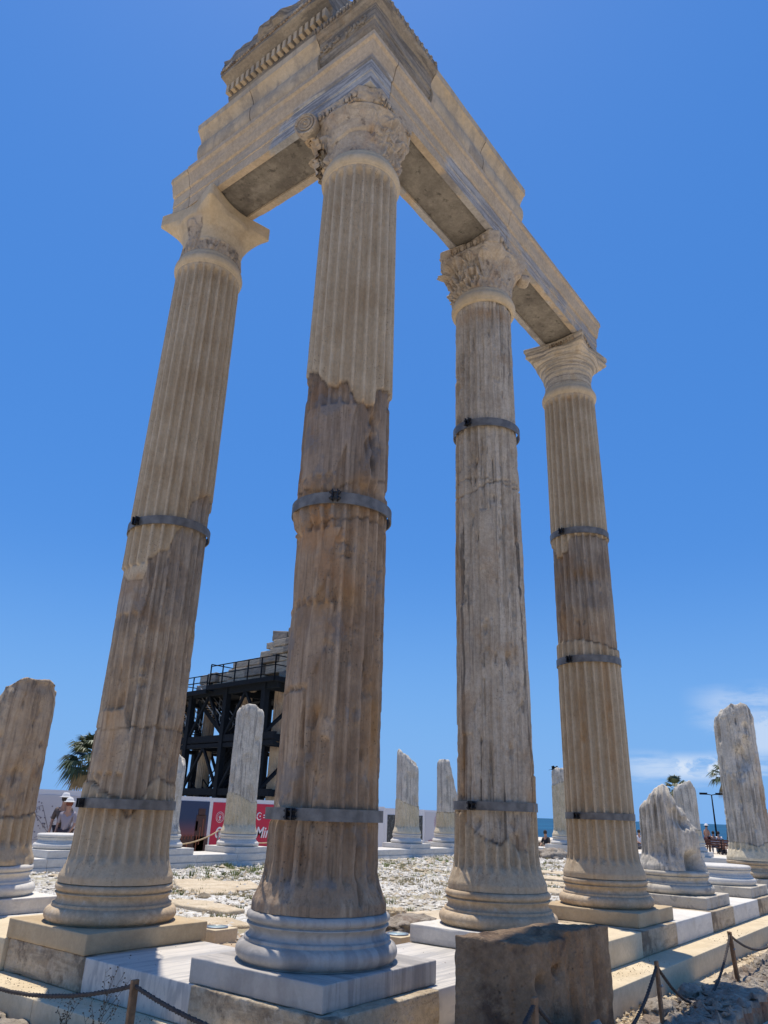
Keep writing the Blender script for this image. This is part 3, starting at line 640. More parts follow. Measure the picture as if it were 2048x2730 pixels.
egg_row(capC, MT['capital_old'], .525, .065, .14, 8.765, .075, 7, .018, [(188, 224), (236, 275), (150, 188)])
egg_row(capC, MT['carved'], .512, .06, .14, 8.685, .024, 20, .012, [(150, 222), (238, 300)], 'bead_moulding')
# the broken right corner lump
rblock('corner_fragment', (.20, .16, .14), MT['capital_old'], .02, .05, .05, .02, 4, capC, (.46, -.44, 8.50), PI / 4)
# --- column D
cD = std_column('D', 'rightmost of the four tall columns, ochre crisp fluting and a horizontally banded capital')
plinth(cD, MT['limestone'], 33, chip=.03); base_mesh(cD, MT['base_warm'], 35, dam=.4)
shaft(cD, MT['shaft_warm'], *COLS['D'], 7.83, [D_B2, D_B1], [1, 0, 1], 411, wear=1.1, ero=.014,
      gouges=[(-66, 4.35, 14, .35, .05), (-62, 3.75, 10, .15, .02), (70, 4.4, 12, .3, .03)], facets=[(78, 3.6, 5.1, .96)],
      rusts=[(-50, 4.90, 12, .08), (0, 4.6, 50, .12), (-20, 2.2, 8, 1.0), (30, 2.5, 10, 1.2), (0, 7.7, 10, .05), (-50, 4.0, 12, .3)], cracks=[], cool=[(4.0, 5.3, .9)])
ring_mesh(cD, MT['capital_new'], 39); clamp(cD, *COLS['D'], 1.105, .466, .10, -38); clamp(cD, *COLS['D'], 3.255, .466, .12, -33); clamp(cD, *COLS['D'], 5.29, .453, .12, -33, -.01)
capD = empty('capital'); capD.parent = cD
def relD(TH, Z): return .007 * np.sin(Z * 95) * sstep(8.30, 8.34, Z) - .015 * sstep(8.24, 8.20, Z) * sstep(.2, .5, fbm(np.cos(TH) * 8, np.sin(TH) * 8, Z * 4, 3, 4)) + .012 * np.exp(-((Z - 8.27) / .018) ** 2)
loft_capital(capD, MT['capital_band'], [(.38, 8.0), (.40, 8.03), (.395, 8.22), (.41, 8.30), (.45, 8.42), (.49, 8.52), (.53, 8.60), (.55, 8.66), (.55, 8.70)], .56, .06, .03, 8.68, 26, relD, blend=(8.42, 8.70, 1.7), rough=.006)
abacus_slab(capD, MT['capital_band'], .545, .075, .0, 8.70, 8.857, 37, prof=((-.03, 0), (-.01, .2), (.0, .45), (.02, .55), (.02, 1)), chip=.02, rough=.008)
egg_row(capD, MT['carved'], .545, .075, .05, 8.775, .05, 9, .018, [(165, 222), (230, 290)])

# ------------------------------------------------------------------ entablature
SOF = 8.86
def sweep(name, prof, nodes, mat, seed, res=.07, amp=.003, topn=0.0, edge=None, mats=None, facemat=None, zfun=None, pres=.035, **k):
    """closed profile (outward offset, z) swept along the outer line: nodes = functions offset -> (x, y)"""
    pr = dense(list(prof) + [prof[0]], pres)[:-1]
    o = np.array([p[0] for p in pr]); z = np.array([p[1] for p in pr]); m = len(pr)
    N = [np.array([nd(a) for a in o]) for nd in nodes]
    secs = []
    for a, b in zip(N[:-1], N[1:]):
        L = np.linalg.norm(a.mean(0) - b.mean(0)); kk = max(2, int(L / res))
        for i in range(kk): secs.append(a + (b - a) * i / kk)
    secs.append(N[-1])
    S = np.array(secs); n = len(S)
    V = np.concatenate([S, np.broadcast_to(z[None, :, None], (n, m, 1)).copy()], -1)
    P = V.reshape(-1, 3); oo = np.tile(o, n)
    q = fbm(P[:, 0] * 3 + seed, P[:, 1] * 3, P[:, 2] * 3, 4, seed); h = fbm(P[:, 0] * 12, P[:, 1] * 12 + seed, P[:, 2] * 12, 4, seed + 2)
    zc, oc = z.mean(), o.mean()
    d = amp * (h * .6 + q)
    P = P.copy()
    zt = z.max(); tm = sstep(zt - .22, zt, P[:, 2])
    if topn: P[:, 2] += tm * topn * (q * 1.2 + h * .7 - .2)
    # displacement outward along the offset direction, approximated toward the block's core
    core = (N[0].mean(0) + N[-1].mean(0)) / 2 if len(N) == 2 else None
    ax = np.zeros((n, 2))
    nx = np.zeros((n, m, 2))
    for i in range(n): 
        v = S[i][np.argmax(o)] - S[i][np.argmin(o)]; v = v / (np.linalg.norm(v) + 1e-9); nx[i] = v
    nx = nx.reshape(-1, 2); sg = np.where(oo > oc, 1, -1)[:, None]
    P[:, :2] += nx * sg * d[:, None] - (nx * sg * (topn * .9 * tm * np.clip(q + .2 + h * .5, 0, 1))[:, None] if topn else 0)
    if edge is not None: P = edge(P, oo, q, h)
    F = gridF(n, m); F = [tuple(f) for f in F]
    F.append(tuple(range(m))); F.append(tuple((n - 1) * m + j for j in range(m))[::-1])
    zone = np.zeros(len(P)) if zfun is None else zfun(P, oo, q, h)
    ob = npobj(name, P, F, mats or mat, None, False, {'zone': zone, 'crack': np.zeros(len(P)), 'rust': np.zeros(len(P))})
    ob.data.polygons.foreach_set('use_smooth', np.ones(len(ob.data.polygons), bool)); ob.data.set_sharp_from_angle(angle=.5)
    if facemat is not None:
        mi = [0] * len(ob.data.polygons)
        for i in range(n - 1):
            for j in range(m): mi[i * m + j] = facemat(o[j], o[(j + 1) % m], z[j], z[(j + 1) % m])
        ob.data.polygons.foreach_set('material_index', mi)
    return tag(ob, **k)
I = -.27
def Lf(y): return lambda a: (-a, y)       # on the left (front) row, running along Y
def Rt(x): return lambda a: (x, -a)       # on the right (side) row, running along X
CN = lambda a: (-a, -a)
ARCH = [(.46, SOF), (.463, 9.02), (.474, 9.026), (.477, 9.19), (.50, 9.205), (.545, 9.40), (.575, 9.43), (.575, 9.50), (I, 9.50), (I, SOF), (-.17, SOF), (-.17, SOF + .035), (.365, SOF + .035), (.365, SOF)]
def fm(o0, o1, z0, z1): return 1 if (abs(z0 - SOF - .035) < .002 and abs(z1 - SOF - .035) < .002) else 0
def inner_chip(P, oo, q, h):
    k = (oo < -.1) & (P[:, 2] < 9.1)
    P[:, 2] += np.where(k & (oo < I + .02), .05 * np.clip(q + .1, 0, 1) + .015 * h, 0)
    return P
def ent(k, lab, cat='stone beam'): return dict(label=lab, cat=cat, group=k)
def zcorner(P, oo, q, h):   # blue grey marble insert around the corner, beige crown above it
    s = np.where(P[:, 0] < -.2, P[:, 1], P[:, 0])
    return ((P[:, 2] < 9.21 + .0 * h) & (s < 1.05 + .5 * q + (P[:, 2] - 9.0) * -1.2)).astype(float) * (oo > 0)
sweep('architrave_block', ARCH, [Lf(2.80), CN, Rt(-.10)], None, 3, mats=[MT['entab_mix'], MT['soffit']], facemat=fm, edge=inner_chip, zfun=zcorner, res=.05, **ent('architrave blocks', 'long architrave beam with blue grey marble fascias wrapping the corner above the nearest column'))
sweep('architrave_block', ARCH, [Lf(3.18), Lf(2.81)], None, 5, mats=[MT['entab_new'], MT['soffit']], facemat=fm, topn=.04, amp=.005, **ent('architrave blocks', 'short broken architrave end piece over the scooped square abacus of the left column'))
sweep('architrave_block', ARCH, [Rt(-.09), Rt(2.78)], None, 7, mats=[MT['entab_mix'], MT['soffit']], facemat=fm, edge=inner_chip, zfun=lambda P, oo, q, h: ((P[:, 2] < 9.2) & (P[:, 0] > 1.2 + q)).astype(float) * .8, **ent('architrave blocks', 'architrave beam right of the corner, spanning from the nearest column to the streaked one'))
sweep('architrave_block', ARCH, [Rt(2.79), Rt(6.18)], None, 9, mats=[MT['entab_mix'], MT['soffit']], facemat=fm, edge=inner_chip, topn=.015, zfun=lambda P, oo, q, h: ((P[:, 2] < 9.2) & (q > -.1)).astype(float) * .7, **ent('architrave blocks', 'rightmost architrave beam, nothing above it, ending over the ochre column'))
FR = [(.46, 9.503)]
for a in np.linspace(-90, 60, 14): FR.append((.47 + .105 * math.cos(math.radians(a)) ** .8 if abs(a) < 90 else .47, 9.70 + .19 * math.sin(math.radians(a))))
FR += [(.535, 9.90), (.545, 9.93), (.60, 10.02), (.625, 10.04), (.63, 10.15), (I, 10.15), (I, 9.503)]
sweep('frieze_block', FR, [Lf(1.55), Lf(.335)], MT['entab_new'], 21, **ent('frieze blocks', 'smooth bulging frieze block under the dentil row, left of the carved corner stone'))
sweep('frieze_block', FR, [Lf(2.64), Lf(1.562)], MT['entab_new'], 22, topn=.02, **ent('frieze blocks', 'leftmost bulging frieze block, sticking out beyond the cornice'))
FC = [(.475, 9.503), (.505, 9.55), (.51, 9.60), (.50, 9.63), (.535, 9.68), (.545, 9.74), (.53, 9.78), (.55, 9.80), (.555, 9.93), (.57, 9.99), (.62, 10.03), (.655, 10.07), (.66, 10.19), (.63, 10.24), (.3, 10.27), (I, 10.22), (I, 9.503)]
fcorner = sweep('frieze_block', FC, [Lf(.325), CN, Rt(.64)], MT['entab_grey'], 23, amp=.008, topn=.06, res=.03, **ent('frieze blocks', 'grey streaked marble corner stone of the frieze, jagged on top'))
sweep('frieze_block', FR, [Rt(.652), Rt(1.94)], MT['entab_new'], 24, **ent('frieze blocks', 'smooth frieze block next to the grey corner stone, on the right row'))
sweep('frieze_block', FR, [Rt(1.952), Rt(3.16)], MT['entab_new'], 25, **ent('frieze blocks', 'rightmost frieze block, its free end overhanging past the streaked column'))
# egg and dart strip and scroll relief on the corner stone
eg = MB()
def egg(mb, c, size, nx, ny):
    V, F = lathe([(0.001, -1), (.5, -.85), (.85, -.4), (1, .1), (.8, .65), (.35, .95), (.001, 1)], 10)
    mb.add(V * np.array([size * .5, size * .5, size * .8]) + np.array(c), F)
for i in range(9): y = -.60 + i * .105; egg(eg, (-.662, y + .03, 10.115), .055, -1, 0); eg.beam((-.672, y + .082, 10.07), (-.672, y + .082, 10.165), .012, .016)
for i in range(12): x = -.58 + i * .105; egg(eg, (x, -.662, 10.115), .05, 0, -1)
eg.build('egg_moulding', MT['entab_grey'], fcorner, True)
sr = MB()
def spiral(mb, c, R, turns=1.6, tube=.014, sgn=1, n=36, a0=0.0):
    pts, rr = [], []
    for k in range(n): q = a0 + sgn * k / (n - 1) * turns * 2 * PI; r = R * (1 - k / (n - 1) * .8); pts.append((c[0], c[1] + r * math.cos(q), c[2] + r * math.sin(q))); rr.append(tube * (1 - .5 * k / n))
    mb.tube(pts, rr, 6)
for (y, z, R, s) in ((.22, 9.84, .075, 1), (.05, 9.88, .05, -1), (-.15, 9.87, .06, 1), (-.36, 9.88, .07, -1)): spiral(sr, (-.557, y, z), R, 1.5, .02, s)
for k in range(5): egg(sr, (-.56, .14 - k * .13, 9.82 + .03 * (k % 2)), .05, -1, 0)
sr.build('scroll_relief', MT['entab_grey'], fcorner, True)
# cornice block with dentils
CO = [(.50, 10.157), (.585, 10.165), (.60, 10.21), (.61, 10.26), (.615, 10.42), (.65, 10.44), (.70, 10.47), (.775, 10.49), (.79, 10.50), (.80, 10.62), (.83, 10.65), (.86, 10.70), (.87, 10.78), (.80, 10.92), (.62, 11.0), (I, 11.02), (I, 10.157)]
def ragged(P, oo, q, h):
    y = P[:, 1]; big = fbm(y * 3.2, 4.0, 0, 4, 12); k = sstep(10.60, 10.72, P[:, 2]) * sstep(.3, .6, oo)
    P[:, 0] += k * (.16 * np.clip(big + .25, 0, 1) + .05 * h); P[:, 2] += k * (.13 * big + .05 * h)
    return P
corn = sweep('cornice_block', CO, [Lf(2.03), Lf(.10)], MT['entab_grey'], 31, amp=.012, topn=.2, res=.03, edge=ragged, label='broken cornice block with a row of dentils, topmost stone on the left of the corner', cat='cornice stone', group='cornice blocks')
dn = MB()
for i in range(19):
    y = 1.98 - i * .100; dn.box((-.65, y, 10.335), (.08, .055, .14))
dn.build('dentil_row', MT['entab_new'], corn)
eg = MB()
for i in range(38): y = 2.0 - i * .05; egg(eg, (-.80, y, 10.565), .032, -1, 0); eg.beam((-.803, y + .024, 10.53), (-.803, y + .024, 10.60), .006, .01)
eg.build('egg_moulding', MT['carved'], corn, True)
# one more cornice piece further back at the top edge
CO2 = [(.50, 10.275), (.62, 10.30), (.66, 10.40), (.70, 10.44), (.70, 10.9), (I, 10.9), (I, 10.275)]

# ------------------------------------------------------------------ sky with distant clouds
def sky_nodes():
    g = NT(wn)
    hs = g.n('ShaderNodeHueSaturation'); hs.inputs['Saturation'].default_value = 1.36; hs.inputs['Hue'].default_value = .500; hs.inputs['Value'].default_value = 1.1; g.set(hs.inputs['Color'], sky.outputs[0])
    d = g.co('Generated'); sep = g.n('ShaderNodeSeparateXYZ'); g.set(sep.inputs[0], d)
    hs_ = g.mix(.62, hs.outputs[0], (.60, 1.95, 5.75))
    low = g.ramp(sep.outputs[2], .34, -.02)       # pale blue air near the sea horizon instead of the brown dust band
    c = g.mix(g.math('MULTIPLY', low, .9), hs_, (1.45, 3.35, 6.6))
    az = g.math('ARCTAN2', sep.outputs[1], sep.outputs[0])
    def win(a0, a1, z0, z1, fa=.05, fz=.02):
        return g.math('MULTIPLY', g.math('MULTIPLY', g.ramp(az, a0 - fa, a0 + fa), g.ramp(az, a1 + fa, a1 - fa)), g.math('MULTIPLY', g.ramp(sep.outputs[2], z0 - fz, z0 + fz), g.ramp(sep.outputs[2], z1 + fz, z1 - fz)))
    R = math.radians
    # flat veil, then a heaped head on its right, then a thin anvil above
    n1 = g.noise(g.map(d, (5, 5, 34)), 1.6, 7, .6)
    veil = g.math('MULTIPLY', g.ramp(n1, .36, .60), win(R(8), R(20), .045, .075, .03, .012))
    n2 = g.noise(g.map(d, (24, 24, 34)), 1.0, 8, .62)
    heap = g.math('MULTIPLY', g.ramp(n2, .40, .52), win(R(13.0), R(17.0), .050, .073, .012, .010))
    n4 = g.noise(g.map(d, (20, 20, 30), (3, 1, 2)), 1.0, 8, .62)
    heap2 = g.math('MULTIPLY', g.ramp(n4, .38, .52), win(R(9.5), R(14.2), .075, .125, .012, .012))
    n3 = g.noise(g.map(d, (6, 6, 26), (1.3, .2, .7)), 1.7, 7, .62)
    anvil = g.math('MULTIPLY', g.ramp(n3, .34, .60), win(R(4), R(14.5), .105, .15, .03, .015))
    m = g.math('MAXIMUM', g.math('MULTIPLY', veil, .55), g.math('MAXIMUM', g.math('MULTIPLY', heap, .85), g.math('MAXIMUM', g.math('MULTIPLY', anvil, .42), g.math('MULTIPLY', heap2, .6))))
    c = g.mix(m, c, (5.6, 6.3, 7.3))
    wn.links.new(c, bg.inputs[0])
sky_nodes()

# ------------------------------------------------------------------ ground, sea
def sheet(name, x0, x1, y0, y1, z, mat, res=None, amp=0.0, f=1.0, seed=1, hole=None, **k):
    nx, ny = (2, 2) if not res else (int((x1 - x0) / res) + 2, int((y1 - y0) / res) + 2)
    X, Y = np.meshgrid(np.linspace(x0, x1, nx), np.linspace(y0, y1, ny), indexing='ij')
    Z = np.full(X.shape, float(z))
    if 'zf' in k: Z = Z + k['zf'](X, Y)
    if amp: Z = Z + amp * fbm(X * f, Y * f, 0, 4, seed) + amp * .3 * fbm(X * f * 6, Y * f * 6, 0, 3, seed + 2)
    V = np.stack([X, Y, Z], -1).reshape(-1, 3)
    return tag(npobj(name, V, gridF(nx, ny, False)[:, ::-1], mat, None, True), kind=k.get('kind', 'structure'))
def ground_mat():
    m, nt, b = mk('temple floor soil and white gravel'); g = NT(nt); v = g.co()
    sep = g.n('ShaderNodeSeparateXYZ'); g.set(sep.inputs[0], v)
    soil = g.mix(g.ramp(g.noise(v, 3, 7, .65), .35, .65), (.46, .33, .21), (.62, .48, .33))
    grav = g.mix(g.ramp(g.noise(v, 14, 8, .75), .40, .58), (.46, .41, .33), (.80, .77, .70))
    dry = g.mix(g.ramp(g.noise(v, 9, 5), .3, .7), (.30, .25, .14), (.42, .36, .22))
    near = g.math('ADD', g.math('MULTIPLY', sep.outputs[0], .6), g.math('MULTIPLY', sep.outputs[1], .7))
    f = g.math('ADD', near, g.math('MULTIPLY', g.math('SUBTRACT', g.noise(v, .9, 5), .5), 9.0))
    c = g.mix(g.ramp(f, 3.5, 7.0), soil, grav)
    c = g.mix(g.math('MULTIPLY', g.ramp(g.noise(v, .55, 7, .65), .47, .58), .85), c, dry)
    nt.links.new(c, b.inputs['Base Color']); b.inputs['Roughness'].default_value = .95
    nt.links.new(g.bump(g.noise(v, 11, 8, .75), .9, .06), b.inputs['Normal']); return m
def far_mat():
    m, nt, b = mk('dusty ground'); g = NT(nt); v = g.co()
    c = g.mix(g.ramp(g.noise(v, .8, 8, .7), .35, .65), (.60, .50, .37), (.72, .63, .50))
    c = g.mix(g.ramp(g.noise(v, 6, 6, .7), .52, .62), c, (.74, .67, .56))
    nt.links.new(c, b.inputs['Base Color']); b.inputs['Roughness'].default_value = .95
    nt.links.new(g.bump(g.noise(v, 9, 8, .7), .8, .06), b.inputs['Normal']); return m
def gz(X, Y):
    return -.86 + .25 * np.maximum(sstep(13.2, 14.6, Y), sstep(28.5, 30.5, X)) * (1 - sstep(-6, -2, -Y)) - .13 * sstep(34, 46, X)
sheet('ground', -60, 70, -70, 130, 0, far_mat(), .8, .02, .3, 3, zf=gz)
sheet('temple_floor', -.4, 28.4, -.4, 13.4, -.47, ground_mat(), .12, .05, .8, 5)
sheet('path_strip', -1.62, 34, -1.6, -.9, -.69, MT['slab'], .1, .012, 2, 7)
sheet('path_strip', -1.62, -.8, -.9, 16, -.692, MT['slab'], .1, .012, 2, 8)
def sea_mat():
    m, nt, b = mk('deep blue sea'); g = NT(nt); v = g.co()
    c = g.mix(g.ramp(g.noise(g.map(v, (.002, .01, 1)), 1, 6), .35, .65), (.006, .060, .125), (.010, .085, .165))
    nt.links.new(c, b.inputs['Base Color']); b.inputs['Roughness'].default_value = .55; b.inputs['Specular IOR Level'].default_value = .12
    nt.links.new(g.bump(g.noise(v, .35, 6, .7), .6, .5), b.inputs['Normal']); return m
mb = MB(); mb.add([(-20000, -20000, -5), (30000, -20000, -5), (30000, 20000, -5), (-20000, 20000, -5)], [(0, 1, 2, 3)])
mb.build('sea', sea_mat(), kind='structure')
mb = MB(); mb.box((70.3, 30, -3), (.8, 200, 4.2)); mb.box((5, 130.3, -3), (130, .8, 4.2)); mb.build('shore_bank', MT['rubble'], kind='structure')

# ------------------------------------------------------------------ stylobate courses and steps
CT, CB, ST, SB = -.167, -.437, -.44, -.70
def course(lab, mat, x0, x1, y0, y1, seed, chip=.01, zt=CT, zb=CB, rough=.003, g='stylobate course blocks', cat='stone block', res=.07, name='course_block', gap=.006):
    return rblock(name, (x1 - x0 - gap, y1 - y0 - gap, zt - zb), mat, res, .008, chip, rough, seed, None, ((x0 + x1) / 2, (y0 + y1) / 2, zb), label=lab, cat=cat, group=g)
m_ = MT
course('beige corner course block with a crumbling top edge, under the nearest column', m_['aged_block'], -.72, .54, -.79, .585, 51, .07, rough=.010, res=.025)
course('white banded slab between the nearest column and the streaked column', m_['marble_stripe_x'], .545, 2.16, -.77, .66, 52, .006)
course('course block under the plinth of the streaked column', m_['limestone'], 2.165, 3.50, -.77, .66, 53, .02)
course('clean beige course block beside the big dark block, before the ochre column', m_['limestone_clean'], 3.505, 4.98, -.77, .66, 54, .006)
course('stained brown course block with a ragged edge under the ochre column', m_['aged_block'], 4.985, 6.30, -.77, .66, 55, .05, rough=.008)
course('white course block between the ochre column and the leaning stump', m_['marble_white'], 6.305, 7.98, -.77, .66, 56, .006)
course('stained course block under the leaning stump', m_['aged_block'], 7.985, 9.25, -.77, .66, 57, .05, rough=.008)
course('white course block right of the leaning stump', m_['marble_white'], 9.255, 10.95, -.77, .66, 58, .006)
course('dark stained course block under the base with no shaft', m_['aged_block'], 10.955, 12.3, -.77, .66, 59, .05, rough=.008)
for i, x in enumerate(np.arange(12.3, 28.3, 1.6)):
    course('distant course block of the right row, %s beyond the base with no shaft' % ['first', 'second', 'third', 'fourth', 'fifth', 'sixth', 'seventh', 'eighth', 'ninth', 'tenth', 'eleventh'][i], m_['marble_white'] if i % 2 == 0 else m_['aged_block'], x, x + 1.6, -.77, .66, 60 + i, .01, res=.16)
course('white grey veined slab between the left column and the nearest column', m_['marble_stripe_x'], -.68, .62, .59, 2.03, 80, .005)
course('weathered course block under the left column, its top edge crumbling', m_['aged_block'], -.66, .62, 2.035, 3.36, 81, .05, rough=.007)
course('cream course block at the lower left edge of the photo', m_['limestone_clean'], -.70, .62, 3.365, 4.72, 82, .008)
course('course block under the sloping broken column at the left edge', m_['marble_white'], -.66, .62, 4.725, 6.2, 83, .01)
for i, y in enumerate(np.arange(6.2, 12.9, 1.6)):
    course('far course block of the left row outside the left edge, %s of its kind' % ['first', 'second', 'third', 'fourth', 'fifth', 'sixth'][i], m_['marble_white'], -.66, .62, y, min(y + 1.6, 13.0), 84 + i, .01, res=.16)
course('ledge of cream stone inside the left row behind the left column', m_['limestone'], .63, 1.3, 3.0, 4.6, 88, .03, zt=-.25, zb=-.6)
# lower step
xs = [-1.02, 1.75, 4.15, 7.1, 10.4, 13.8, 17.4, 21, 24.8, 28.6]
labs = ['corner', 'one behind the big dark block', 'sunlit one behind the rope posts', 'one right of the second rope post', 'long one towards the right edge']
for i, (a, b) in enumerate(zip(xs[:-1], xs[1:])):
    course('cream lower step stone, ' + (labs[i] if i < 5 else 'far one, %s beyond the right edge' % ['first', 'second', 'third', 'fourth'][i - 5]), m_['limestone_clean'], a, b, -1.165, -.60, 91 + i, .006, ST, SB - .1, g='lower step stones', name='step_block', res=.1 if i < 4 else .3)
ys = [-.595, 2.15, 4.9, 8.0, 11.0, 14.3]
labs = ['shaded one under the left rope', 'sunlit one at the lower left corner', 'one outside the left edge']
for i, (a, b) in enumerate(zip(ys[:-1], ys[1:])):
    course('cream lower step stone of the left row, ' + (labs[i] if i < 3 else '%s one outside the left edge' % ['second', 'third', 'fourth'][i - 3]), m_['limestone_clean'], -1.02, -.55, a, b, 101 + i, .006, ST, SB - .1, g='lower step stones', name='step_block', res=.1)
# far row and rear row, seen from inside
ORD = 'first second third fourth fifth sixth seventh eighth ninth tenth eleventh twelfth thirteenth fourteenth fifteenth sixteenth seventeenth eighteenth nineteenth twentieth last'.split()
for i, x in enumerate(np.arange(-.6, 28.5, 1.45)):
    course('distant white course block of the far row, %s from its left end' % ORD[i], m_['marble_white'], x, x + 1.45, 13.0, 14.35, 120 + i, .005, CT, -.36, g='far row course blocks', res=.2)
    course('distant white foundation block under the far row, %s from its left end' % ORD[i], m_['marble_white'], x, x + 1.45, 12.97, 14.35, 150 + i, .005, -.363, -.66, g='far row foundation blocks', name='foundation_block', res=.2)
for i, y in enumerate(np.arange(-.7, 13, 1.45)):
    course('distant white course block of the rear row, %s from its right end' % ORD[i], m_['marble_white'], 28.05, 29.4, y, y + 1.45, 180 + i, .005, CT, -.36, g='rear row course blocks', res=.2)
    course('distant white foundation block under the rear row, %s from its right end' % ORD[i], m_['marble_white'], 28.02, 29.4, y, y + 1.45, 200 + i, .005, -.363, -.66, g='rear row foundation blocks', name='foundation_block', res=.2)

# ------------------------------------------------------------------ broken columns and lone bases
GB = 'broken columns and lone bases around the temple floor'
def zt(pts):
    p = sorted(pts); xs_ = [a for a, b in p]; zs = [b for a, b in p]
    e = (zs[0] + zs[-1]) / 2
    return lambda ph: np.interp(ph, [-180] + xs_ + [180], [e] + zs + [e])
def stump(X, Y, label, mat, ztop, bounds=(), types=(0,), seed=1, pm='marble_white', bm='marble_white', dz=.03, npf=6, name='broken_column', psize=1.34, **k):
    e = empty(name, (X, Y, 0), 0, label, 'broken column' if ztop else 'column base', GB)
    plinth(e, MT[pm], seed + 2, psize, chip=.012); base_mesh(e, MT[bm], seed, 96, .5)
    if ztop: shaft(e, MT[mat], X, Y, zt(ztop), list(bounds), list(types), seed, full=False, dz=dz, npf=npf, **k)
    return e
cutE = lambda R, PH, Z, hi, lo: R * (1 - .05 * sstep(1.3, 1.6, Z)) - .34 * np.exp(-(((PH - 48) / 20) ** 2 + ((Z - .42) / .17) ** 2) ** 1.5) - .07 * sstep(20, 34, PH) * sstep(120, 95, PH) * sstep(.95, 1.05, Z + .1 * hi) + .035 * np.exp(-((PH - 60) / 30) ** 2 - ((Z - .85) / .3) ** 2) - .05 * np.exp(-((PH - 22) / 5) ** 2) * sstep(.7, 1.0, Z)
stump(8.80, 0, 'short thick stump leaning on a wide base, hollowed at its foot, right of the four tall columns', 'shaft_pale', [(-90, 1.36), (-55, 1.45), (-30, 1.60), (-5, 1.66), (10, 1.62), (24, 1.47), (40, 1.36), (58, 1.28), (75, 1.15), (100, .95)], seed=503, pm='marble_vein', bm='marble_vein', dz=.02, npf=10, wear=1.1, ero=.024, rnd=.20, cutfn=cutE, topn=.03, gouges=[(20, 1.15, 14, .12, .07), (45, 1.05, 18, .10, .08)], facets=[(34, .5, 1.5, .90)])
stump(11.66, 0, 'lone column base with no shaft, between the leaning stump and the tall broken column', None, None, seed=511, pm='marble_vein', bm='marble_white', name='column_base')
stump(14.5, 0, 'tall grey broken column at the right edge, deeply hollowed, with a rounded top', 'shaft_pale', [(-110, 3.4), (-60, 3.45), (-31, 3.56), (0, 3.72), (20, 3.66), (39, 3.74), (60, 3.70), (90, 3.6)], [[(-180, .66), (-20, .70), (20, .62), (60, .78), (180, .7)]], [1, 0], seed=521, pm='marble_vein', bm='base_warm', dz=.02, npf=10, wear=1.1, ero=.038, topn=.03, rnd=.12, fz=2.2, cool=[(1.5, 4, .5)],
      gouges=[(8, 2.46, 24, .24, .17), (30, 2.68, 16, .28, .13), (-2, 2.08, 14, .10, .06), (-14, 2.85, 10, .4, .05), (34, 3.15, 12, .12, .06), (-55, 3.1, 10, .25, .08), (-5, 2.2, 10, .10, .07)], facets=[(-30, 2.1, 3.4, .92), (70, 2.6, 3.3, .88)], rusts=[(70, 1.6, 20, .8)])
stump(0, 5.48, 'slanting broken column cut off by the left edge of the photo, rubbed smooth above a fluted foot', 'shaft_warm', [(-100, 1.6), (-60, 2.0), (-27, 2.39), (-5, 2.50), (4, 2.52), (46, 2.54), (60, 2.50), (100, 2.3)], [[(-180, .87), (-20, .88), (10, .86), (40, .87), (70, .92), (180, .9)]], [1, 0], seed=531, bm='marble_white', dz=.02, npf=10, wear=.75, ero=.025, topn=.04, rnd=.03, fz=1.6,
      gouges=[(2, 1.05, 10, .05, .03), (12, .98, 8, .03, .02), (18, 1.35, 12, .08, .04), (54, .42, 14, .12, .05)], facets=[(-40, 1.8, 2.5, .93), (20, .95, 2.3, .975)])
stump(5.86, 13.7, 'lone white base behind the couple side of the floor, left of the tall left column', None, None, seed=541, name='column_base')
stump(8.75, 13.7, 'broken column half hidden behind the right side of the tall left column', 'shaft_pale', [(-60, 2.9), (0, 2.85), (21, 2.74), (40, 2.45), (60, 2.2)], seed=551, wear=.2, facets=[(40, 1.9, 2.8, .9)])
stump(11.6, 13.7, 'white topped broken column in front of the scaffold, half grey half cream', 'shaft_pale', [(-70, 4.0), (-20, 4.1), (20, 4.1), (60, 4.0)], [[(-70, 1.49), (-41, 1.47), (-15, 1.42), (20, 1.30), (49, 1.20)]], [1, 0], seed=561, wear=.35, topn=.10, facets=[(0, 3.55, 4.2, .93)])
stump(20.3, 13.7, 'slant topped broken column in front of the dark banner, right of the nearest column', 'shaft_pale', [(-90, 3.45), (-60, 3.4), (-10, 3.2), (40, 2.9), (80, 2.8)], [[(-60, 1.6), (0, 1.4), (60, 1.3)]], [1, 0], seed=571, wear=.3, topn=.10)
stump(23.2, 13.7, 'narrow broken column in front of the emblem banner, tapering to the right', 'shaft_pale', [(-90, 3.25), (-30, 3.3), (15, 3.2), (30, 2.8), (60, 2.2), (90, 1.9)], [[(-60, 1.14), (60, 1.16)]], [1, 0], seed=581, wear=.3, topn=.08)
stump(28.7, 10.96, 'far broken column with a bird on top, left of the ochre column', 'shaft_pale', [(-60, 3.2), (60, 3.26)], [[(-60, 2.45), (0, 2.62), (60, 2.7)]], [1, 0], seed=591, wear=.4, topn=.08)
stump(28.7, 5.48, 'far pale broken column peeking out behind the leaning stump', 'shaft_pale', [(-60, 2.45), (0, 2.62), (40, 2.72), (70, 2.5)], [[(-60, .8), (60, .8)]], [1, 0], seed=601, wear=.3, topn=.06)

